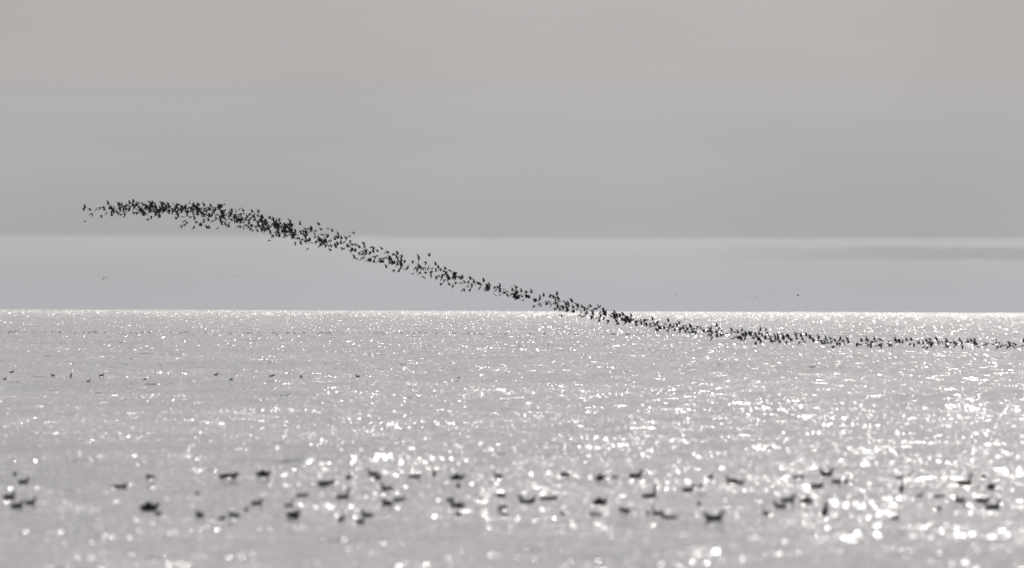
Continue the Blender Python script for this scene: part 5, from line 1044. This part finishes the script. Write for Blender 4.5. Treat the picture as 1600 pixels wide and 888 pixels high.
# ------------------------------------------------------------------ birds on the water
SWIMMERS = [
    (-12.06,347.6,0.1,'T',58,0.52,'small dark round bird on near water, leftmost in the rear row',0),
    (-11.53,338.4,0.01,'R',-20,0.83,'dark head-up bird on near water, 2nd from the left in the rear row',0),
    (-11.2,319.4,-0.07,'R',11,0.83,'dark head-up bird on near water, leftmost in the middle row',0),
    (-10.6,307.1,-0.08,'R',5,0.83,'dark head-up bird on near water, leftmost in the front row',0),
    (-10.34,308,-0.04,'R',-35,0.87,'dark head-up bird on near water, 2nd from the left in the front row',0),
    (-9.14,334.5,-0.03,'L',13,1,'dark low long bird on near water, 2nd from the left in the middle row',0),
    (-8.53,337.8,0.15,'T',190,0.74,'dark round bird on near water, 3rd from the left in the rear row',0),
    (-6.67,338.1,0.17,'L',5,1.3,'longest low bird in the rear row on the left',0),
    (-7.04,320.9,0.01,'T',-80,0.52,'small dark round bird on near water, 3rd from the left in the middle row',0),
    (-7.75,306.7,-0.14,'U',-23,1.26,'largest dark bird of the near left water, with humped back',0),
    (-7.27,295,-0.06,'T',37,0.57,'small round bird beside the tail of the largest near left one',0),
    (-6.43,295.1,-0.07,'T',153,0.7,'dark round bird on near water, 5th from the left in the front row',0),
    (-5.94,293.9,-0.14,'T',-36,0.65,'dark round bird on near water, 6th from the left in the front row',0),
    (-5.72,295,-0.08,'R',162,0.74,'dark head-up bird on near water, 7th from the left in the front row',0),
    (-5.67,306.2,-0.12,'T',40,0.48,'small dark round bird on near water, 8th from the left in the front row',0),
    (-5.88,339.5,0.19,'U',-18,1.04,'large dark humped bird on near water, 5th from the left in the rear row',0),
    (-4.33,335.2,0.05,'L',-5,1.17,'large low bird of the rear row left of the middle',0),
    (-3.87,340.4,0.14,'T',46,0.61,'small dark round bird on near water, 7th from the left in the rear row',0),
    (-3.3,341.5,0.2,'R',166,0.78,'dark head-up bird on near water, 8th from the left in the rear row',0),
    (-3.16,340.4,0.12,'T',45,0.74,'dark round bird on near water, 9th from the left in the rear row',0),
    (-2.81,322.4,0.1,'R',182,0.83,'dark head-up bird on near water, 6th from the left in the middle row',0),
    (-3.71,316.1,-0.01,'S',2,0.91,'dark long-necked bird on near water, 5th from the left in the middle row',0),
    (-4.68,320.5,-0.02,'L',18,0.87,'dark low long bird on near water, 4th from the left in the middle row',0),
    (-2.69,309.8,-0.05,'T',193,0.91,'dark round bird on near water, 15th from the left in the front row',0),
    (-2.47,315.4,-0.03,'L',-14,0.83,'dark low long bird on near water, 7th from the left in the middle row',0),
    (-5.49,309.1,-0.04,'R',-6,0.78,'dark head-up bird on near water, 9th from the left in the front row',0),
    (-4.78,308.3,-0.07,'S',2,0.61,'small dark long-necked bird on near water, 10th from the left in the front row',0),
    (-4.49,295.4,-0.1,'T',-6,1.04,'big round bird of the front row left of the middle',0),
    (-3.49,293.7,-0.13,'T',-30,0.65,'dark round bird on near water, 12th from the left in the front row',0),
    (-3.05,302.4,-0.19,'R',170,0.78,'dark head-up bird on near water, 14th from the left in the front row',0),
    (-3.08,292.9,-0.17,'T',18,0.65,'dark round bird on near water, 13th from the left in the front row',0),
    (-2.31,340.9,0.15,'L',5,0.87,'dark low long bird on near water, 10th from the left in the rear row',0),
    (-1.84,341.5,0.22,'T',66,0.61,'small dark round bird on near water, 11th from the left in the rear row',0),
    (-1.28,340.1,0.11,'U',14,1,'dark humped bird directly behind a small round one, centre',0),
    (-1.24,334.6,0.03,'T',-60,0.57,'small round bird directly in front of the humped one, centre',0),
    (-0.32,341.1,0.17,'R',170,0.65,'dark head-up bird on near water, 13th from the left in the rear row',0),
    (-1.34,315.3,-0.02,'L',132,0.74,'dark low long bird on near water, 8th from the left in the middle row',0),
    (-1.18,310.2,-0.1,'R',162,1,'dark head-up bird on near water, 16th from the left in the front row',0),
    (-1.12,303.5,-0.17,'T',-63,0.61,'small dark round bird on near water, 17th from the left in the front row',0),
    (-0.23,320.9,-0.01,'U',-18,0.7,'dark humped bird on near water, 10th from the left in the middle row',0),
    (-0.19,310,-0.14,'T',16,0.74,'dark round bird on near water, 18th from the left in the front row',0),
    (-0.15,303.9,-0.17,'L',46,0.65,'dark low long bird on near water, 17th from the right in the front row',0),
    (1.28,342.2,0.18,'U',-29,0.74,'dark humped bird on near water, 14th from the left in the rear row',0),
    (2.12,338.9,0.15,'U',12,0.83,'dark humped bird on near water, 13th from the right in the rear row',0),
    (2.46,341.9,0.15,'L',-9,0.61,'small dark low long bird on near water, 12th from the right in the rear row',0),
    (2.98,342.2,0.15,'R',-8,1,'dark head-up bird on near water, 11th from the right in the rear row',0),
    (0.33,314.4,-0.09,'B',194,1.09,'large dark bird with cocked tail alone in the middle of the near water',0),
    (0.83,317,-0.04,'L',9,1.17,'large dark low long bird on near water, 11th from the left in the middle row',0),
    (1.11,308.3,-0.22,'T',65,0.61,'small dark round bird on near water, 15th from the right in the front row',0),
    (1.96,315.4,-0.11,'U',-34,1.09,'large dark humped bird on near water, 13th from the right in the front row',0),
    (1.81,308.3,-0.24,'L',184,0.74,'dark low long bird on near water, 14th from the right in the front row',0),
    (2.45,309.4,-0.19,'T',183,0.83,'dark round bird on near water, 12th from the right in the front row',0),
    (3.14,323.7,-0.08,'S',-14,1.04,'large dark long-necked bird on near water, 12th from the left in the middle row',0),
    (3.15,308.9,-0.22,'S',189,0.74,'dark long-necked bird on near water, 10th from the right in the front row',0),
    (2.95,309.1,-0.2,'T',56,0.43,'small dark round bird on near water, 11th from the right in the front row',0),
    (3.23,292.1,-0.06,'L',164,1.04,'large dark low long bird on near water, 9th from the right in the front row',0),
    (4.15,334.8,-0.07,'R',-10,0.87,'dark head-up bird on near water, 12th from the right in the middle row',0),
    (4.38,336.8,0.01,'L',19,0.74,'dark low long bird on near water, 11th from the right in the middle row',0),
    (4.76,341.8,0.16,'T',-32,0.57,'small dark round bird on near water, 10th from the right in the rear row',0),
    (5.2,338.6,0.1,'R',185,0.83,'dark head-up bird on near water, 9th from the right in the rear row',0),
    (5.37,338.4,0.08,'L',4,0.87,'dark low long bird on near water, 8th from the right in the rear row',0),
    (4.14,314.8,-0.1,'T',237,0.57,'small dark round bird on near water, 8th from the right in the front row',0),
    (4.12,289.6,-0.05,'B',-0,1.13,'large long bird floating lowest and nearest, right of the middle',0),
    (5.48,307.9,-0.18,'S',185,0.52,'small dark long-necked bird on near water, 6th from the right in the front row',0),
    (6.88,343.1,0.13,'L',-2,0.87,'dark low long bird on near water, 7th from the right in the rear row',0),
    (7.85,355.6,0.04,'B',22,1.04,'large dark cocked-tailed bird on near water, 6th from the right in the rear row',0),
    (7.78,341.9,0.05,'R',4,0.74,'dark head-up bird on near water, 5th from the right in the rear row',0),
    (8.02,342.7,0.05,'T',129,0.57,'small dark round bird on near water, 4th from the right in the rear row',0),
    (7.22,338.4,-0.02,'L',-21,1.09,'large dark low long bird on near water, 8th from the right in the middle row',0),
    (5.88,313.7,-0.14,'R',194,0.83,'dark head-up bird on near water, 5th from the right in the front row',0),
    (6.12,316.1,-0.05,'R',-6,0.96,'dark head-up bird on near water, 10th from the right in the middle row',0),
    (6.5,315.8,-0.04,'U',171,0.83,'dark humped bird on near water, 9th from the right in the middle row',0),
    (6.76,307.5,-0.21,'V',-5,0.87,'dark bird rearing upright in the front row beside bright glints',0),
    (9.62,355.2,-0.03,'R',2,0.65,'dark head-up bird on near water, 3rd from the right in the rear row',0),
    (10.2,365.6,-0.05,'S',7,0.43,'small dark long-necked bird on near water, 2nd from the right in the rear row',0),
    (9.19,336.6,-0.1,'V',33,0.74,'dark bird rearing upright in the middle row on the right',0),
    (9.38,328.6,-0.08,'S',-30,0.48,'small dark long-necked bird on near water, 6th from the right in the middle row',0),
    (9.82,328.4,-0.1,'L',19,0.78,'dark low long bird on near water, 5th from the right in the middle row',0),
    (9.31,311.4,-0.12,'T',60,0.57,'small dark round bird on near water, 2nd from the right in the front row',0),
    (8.07,300.7,-0.19,'S',-41,0.74,'dark long-necked bird on near water, 3rd from the right in the front row',0),
    (10.84,341.6,-0,'S',-15,1.04,'large dark bird with stretched neck near the right edge',0),
    (12.06,365.6,-0.12,'T',-49,0.57,'small dark round bird on near water, rightmost in the rear row',0),
    (11.37,339,-0.04,'U',-52,0.87,'dark humped bird just right of the large stretched-neck one',0),
    (9.91,316.2,-0.02,'R',169,0.74,'dark head-up bird on near water, 4th from the right in the middle row',0),
    (10.41,316.1,-0.03,'L',-33,1.09,'large dark low long bird on near water, 2nd from the right in the middle row',0),
    (10.56,313.6,-0.17,'R',-27,1.13,'large dark head-up bird on near water, rightmost in the front row',0),
    (-26.9,759.3,-0.07,'R',44,0.76,'small dark head-up bird on middle water, leftmost of a sparse group',1),
    (-28.23,807.5,0.05,'R',6,0.76,'small dark head-up bird on middle water, 2nd from the left of a sparse group',1),
    (-24.89,776.3,0.05,'R',210,0.76,'small dark head-up bird on middle water, 3rd from the left of a sparse group',1),
    (-23.88,775.7,0.03,'V',-13,0.61,'small dark upright rearing bird on middle water, 4th from the left of a sparse group',1),
    (-20.76,702.1,0.21,'R',-6,0.61,'small dark head-up bird on middle water, 5th from the left of a sparse group',1),
    (-22.26,776.6,0.05,'R',11,0.84,'small dark head-up bird on middle water, 6th from the left of a sparse group',1),
    (-18.17,708.7,0.27,'T',-13,0.53,'small dark round bird on middle water, 7th from the left of a sparse group',1),
    (-16.98,821.6,-0.14,'S',-27,0.76,'small dark long-necked bird on middle water, 8th from the left of a sparse group',1),
    (-13.7,698.8,0.33,'T',4,0.61,'small dark round bird on middle water, 9th from the left of a sparse group',1),
    (-13.11,778.4,0.06,'L',-30,0.76,'small dark low long bird on middle water, 10th from the left of a sparse group',1),
    (-13.69,821.7,-0.17,'T',-16,0.76,'small dark round bird on middle water, 11th from the left of a sparse group',1),
    (-11.45,778.4,0.07,'R',6,0.46,'small dark head-up bird on middle water, 12th from the left of a sparse group',1),
    (-8.85,821.8,-0.2,'R',205,0.76,'small dark head-up bird on middle water, 13th from the left of a sparse group',1),
    (-2.85,772.5,0.02,'S',14,0.46,'small dark long-necked bird on middle water, rightmost of a sparse group',1),
    (-61.25,1714.8,-0.05,'S',14,0.53,'tiny dark bird in the thin line far out on the water',2),
    (-59.92,1704.3,-0.12,'T',4,0.77,'tiny dark bird in the thin line far out on the water',2),
    (-60.06,1715.4,-0.04,'R',45,0.83,'tiny dark bird in the thin line far out on the water',2),
    (-59.63,1706.8,-0.09,'R',-39,0.46,'tiny dark bird in the thin line far out on the water',2),
    (-59.56,1713.3,-0.07,'R',39,0.7,'tiny dark bird in the thin line far out on the water',2),
    (-59.42,1711.9,-0.08,'T',151,0.81,'tiny dark bird in the thin line far out on the water',2),
    (-59.06,1714.3,-0.06,'R',5,0.53,'tiny dark bird in the thin line far out on the water',2),
    (-58.33,1716.3,-0.05,'T',211,0.73,'tiny dark bird in the thin line far out on the water',2),
    (-56.94,1703.4,-0.07,'S',-5,0.48,'tiny dark bird in the thin line far out on the water',2),
    (-55.5,1700.2,-0.1,'R',-4,0.5,'tiny dark bird in the thin line far out on the water',2),
    (-54.79,1702,-0.06,'R',-34,0.65,'tiny dark bird in the thin line far out on the water',2),
    (-53.81,1700.8,-0.08,'R',-46,0.7,'tiny dark bird in the thin line far out on the water',2),
    (-53.72,1701.1,-0.08,'R',-38,0.81,'tiny dark bird in the thin line far out on the water',2),
    (-51.87,1699.7,-0.12,'R',-19,0.57,'tiny dark bird in the thin line far out on the water',2),
    (-50.92,1702.8,-0.06,'R',-13,0.58,'tiny dark bird in the thin line far out on the water',2),
    (-50.32,1702,-0.07,'T',-40,0.6,'tiny dark bird in the thin line far out on the water',2),
    (-50.25,1702.8,-0.06,'R',5,0.61,'tiny dark bird in the thin line far out on the water',2),
    (-49.8,1703.5,-0.05,'R',-0,0.64,'tiny dark bird in the thin line far out on the water',2),
    (-49.51,1703.6,-0.05,'S',156,0.78,'tiny dark bird in the thin line far out on the water',2),
    (-48.45,1703.2,-0.06,'R',14,0.69,'tiny dark bird in the thin line far out on the water',2),
    (-45.29,1698.8,-0.12,'S',-4,0.51,'tiny dark bird in the thin line far out on the water',2),
    (-45.19,1702.3,-0.06,'R',155,0.5,'tiny dark bird in the thin line far out on the water',2),
    (-44.7,1701.8,-0.07,'R',-31,0.63,'tiny dark bird in the thin line far out on the water',2),
    (-44.02,1704.9,-0.07,'R',179,0.83,'tiny dark bird in the thin line far out on the water',2),
    (-43.58,1717.7,-0.08,'T',178,0.61,'tiny dark bird in the thin line far out on the water',2),
    (-43.53,1719.3,-0.08,'S',211,0.84,'tiny dark bird in the thin line far out on the water',2),
    (-43.15,1764.6,-0.19,'S',-34,0.6,'tiny dark bird in the thin line far out on the water',2),
    (-42.11,1764.5,-0.2,'T',28,0.71,'tiny dark bird in the thin line far out on the water',2),
    (-37.11,1594.7,0.17,'R',-18,0.47,'tiny dark bird in the thin line far out on the water',2),
    (-36.93,1596.3,0.18,'R',-35,0.72,'tiny dark bird in the thin line far out on the water',2),
    (-40.39,1767.2,-0.18,'R',18,0.64,'tiny dark bird in the thin line far out on the water',2),
    (-40.11,1767.6,-0.18,'T',24,0.85,'tiny dark bird in the thin line far out on the water',2),
    (-34.22,1594.8,0.23,'R',-3,0.5,'tiny dark bird in the thin line far out on the water',2),
    (-37.76,1768.9,-0.17,'R',5,0.5,'tiny dark bird in the thin line far out on the water',2),
    (-35.25,1767.1,-0.22,'R',4,0.5,'tiny dark bird in the thin line far out on the water',2),
    (-31.35,1593.7,0.19,'R',3,0.64,'tiny dark bird in the thin line far out on the water',2),
    (-32.89,1762.5,-0.24,'S',7,0.48,'tiny dark bird in the thin line far out on the water',2),
    (-32.51,1757.9,-0.29,'T',12,0.77,'tiny dark bird in the thin line far out on the water',2),
    (-32.36,1760,-0.27,'R',-15,0.87,'tiny dark bird in the thin line far out on the water',2),
    (-32.12,1763.2,-0.21,'R',6,0.47,'tiny dark bird in the thin line far out on the water',2),
    (-31.13,1762.8,-0.2,'R',-7,0.62,'tiny dark bird in the thin line far out on the water',2),
    (-29.46,1757.7,-0.24,'T',-15,0.49,'tiny dark bird in the thin line far out on the water',2),
    (-29.3,1759.6,-0.21,'R',9,0.75,'tiny dark bird in the thin line far out on the water',2),
    (-26.16,1592.3,0.08,'S',-9,0.66,'tiny dark bird in the thin line far out on the water',2),
    (-27.53,1747.1,-0.21,'S',0,0.54,'tiny dark bird in the thin line far out on the water',2),
    (-27.4,1751.5,-0.19,'S',-22,0.75,'tiny dark bird in the thin line far out on the water',2),
    (-26.53,1746,-0.18,'R',164,0.84,'tiny dark bird in the thin line far out on the water',2),
    (-25.34,1744.7,-0.16,'S',181,0.81,'tiny dark bird in the thin line far out on the water',2),
    (-23.63,1740.5,-0.18,'S',-13,0.48,'tiny dark bird in the thin line far out on the water',2),
    (-23.33,1740.3,-0.19,'S',35,0.79,'tiny dark bird in the thin line far out on the water',2),
    (-23.07,1742.5,-0.13,'T',6,0.8,'tiny dark bird in the thin line far out on the water',2),
    (-22.53,1738.1,-0.21,'R',206,0.82,'tiny dark bird in the thin line far out on the water',2),
    (-22.16,1739.9,-0.16,'S',192,0.78,'tiny dark bird in the thin line far out on the water',2),
    (-20.59,1739,-0.14,'R',14,0.56,'tiny dark bird in the thin line far out on the water',2),
    (-19.87,1743.8,-0.04,'R',-5,0.51,'tiny dark bird in the thin line far out on the water',2),
    (-18.29,1723.6,-0.12,'R',178,0.47,'tiny dark bird in the thin line far out on the water',2),
    (-17.22,1732.8,-0.08,'R',32,0.47,'tiny dark bird in the thin line far out on the water',2),
    (-16.65,1713.1,-0.13,'S',-17,0.5,'tiny dark bird in the thin line far out on the water',2),
    (-16.34,1711,-0.16,'T',35,0.75,'tiny dark bird in the thin line far out on the water',2),
    (-16.18,1725.2,-0.13,'T',5,0.88,'tiny dark bird in the thin line far out on the water',2),
    (-15.8,1725.2,-0.13,'R',-27,0.74,'tiny dark bird in the thin line far out on the water',2),
    (-15.31,1713.8,-0.13,'T',35,0.67,'tiny dark bird in the thin line far out on the water',2),
    (-14.05,1735,-0.09,'R',204,0.54,'tiny dark bird in the thin line far out on the water',2),
    (-13.33,1730.9,-0.14,'R',150,0.89,'tiny dark bird in the thin line far out on the water',2),
    (-12.56,1731.2,-0.14,'T',171,0.59,'tiny dark bird in the thin line far out on the water',2),
    (-11.89,1732.3,-0.15,'R',38,0.55,'tiny dark bird in the thin line far out on the water',2),
    (-11.8,1732.3,-0.15,'R',3,0.71,'tiny dark bird in the thin line far out on the water',2),
    (-11.8,1792.1,-0.23,'R',-23,0.58,'tiny dark bird in the thin line far out on the water',2),
    (-11.5,1791.7,-0.25,'S',-4,0.72,'tiny dark bird in the thin line far out on the water',2),
    (-10.31,1710.9,-0.12,'S',24,0.72,'tiny dark bird in the thin line far out on the water',2),
    (-9.38,1788.8,-0.33,'R',171,0.82,'tiny dark bird in the thin line far out on the water',2),
    (-8.38,1788.6,-0.31,'R',184,0.6,'tiny dark bird in the thin line far out on the water',2),
    (-7.18,1789.4,-0.26,'T',167,0.73,'tiny dark bird in the thin line far out on the water',2),
    (-6.17,1785,-0.33,'S',21,0.6,'tiny dark bird in the thin line far out on the water',2),
    (-5.37,1785.3,-0.31,'S',4,0.8,'tiny dark bird in the thin line far out on the water',2),
    (-4.76,1783.5,-0.33,'S',200,0.55,'tiny dark bird in the thin line far out on the water',2),
    (-4.57,1786.8,-0.25,'T',-12,0.59,'tiny dark bird in the thin line far out on the water',2),
    (-3.96,1782.6,-0.37,'R',9,0.83,'tiny dark bird in the thin line far out on the water',2),
    (-3.57,1785.2,-0.31,'R',196,0.71,'tiny dark bird in the thin line far out on the water',2),
    (-2.97,1785,-0.31,'S',-11,0.56,'tiny dark bird in the thin line far out on the water',2),
    (-2.18,1787,-0.25,'R',194,0.46,'tiny dark bird in the thin line far out on the water',2),
    (-1.38,1784.5,-0.32,'R',175,0.66,'tiny dark bird in the thin line far out on the water',2),
    (-0.78,1783.6,-0.33,'R',-9,0.82,'tiny dark bird in the thin line far out on the water',2),
    (2.27,1789,-0.19,'R',16,0.46,'tiny dark bird in the thin line far out on the water',2),
    (2.4,1784.7,-0.29,'R',162,0.77,'tiny dark bird in the thin line far out on the water',2),
    (2.91,1783.3,-0.32,'R',-35,0.68,'tiny dark bird in the thin line far out on the water',2),
    (3.95,1783.1,-0.32,'T',175,0.89,'tiny dark bird in the thin line far out on the water',2),
    (4.15,1786.8,-0.22,'T',12,0.81,'tiny dark bird in the thin line far out on the water',2),
    (5.12,1783.4,-0.28,'R',-20,0.57,'tiny dark bird in the thin line far out on the water',2),
    (6.29,1784,-0.26,'R',-4,0.46,'tiny dark bird in the thin line far out on the water',2),
    (6.56,1786,-0.22,'R',197,0.77,'tiny dark bird in the thin line far out on the water',2),
    (6.59,1632.8,0.11,'S',-7,0.51,'tiny dark bird in the thin line far out on the water',2),
    (7.17,1630.3,0.06,'R',-50,0.73,'tiny dark bird in the thin line far out on the water',2),
    (7.41,1629.8,0.05,'R',-14,0.77,'tiny dark bird in the thin line far out on the water',2),
    (8.86,1703.8,-0.07,'R',179,0.47,'tiny dark bird in the thin line far out on the water',2),
    (10.5,1689.1,-0.04,'R',182,0.47,'tiny dark bird in the thin line far out on the water',2),
    (11.86,1690.6,0,'T',19,0.82,'tiny dark bird in the thin line far out on the water',2),
    (12.09,1687.9,-0.01,'R',6,0.72,'tiny dark bird in the thin line far out on the water',2),
    (13.54,1685.1,0,'R',156,0.83,'tiny dark bird in the thin line far out on the water',2),
    (13.79,1685.8,0.03,'T',1,0.78,'tiny dark bird in the thin line far out on the water',2),
]
for x, y, z, k, ya, sc, lab, grp in SWIMMERS:
    place('swimming_bird', SWIM_MESH[k], (x, y, z), (0, 0, R(ya)), sc, lab, ('dark birds resting on the near water', 'few birds on the middle water', 'line of birds far out on the water')[grp], 1.28)
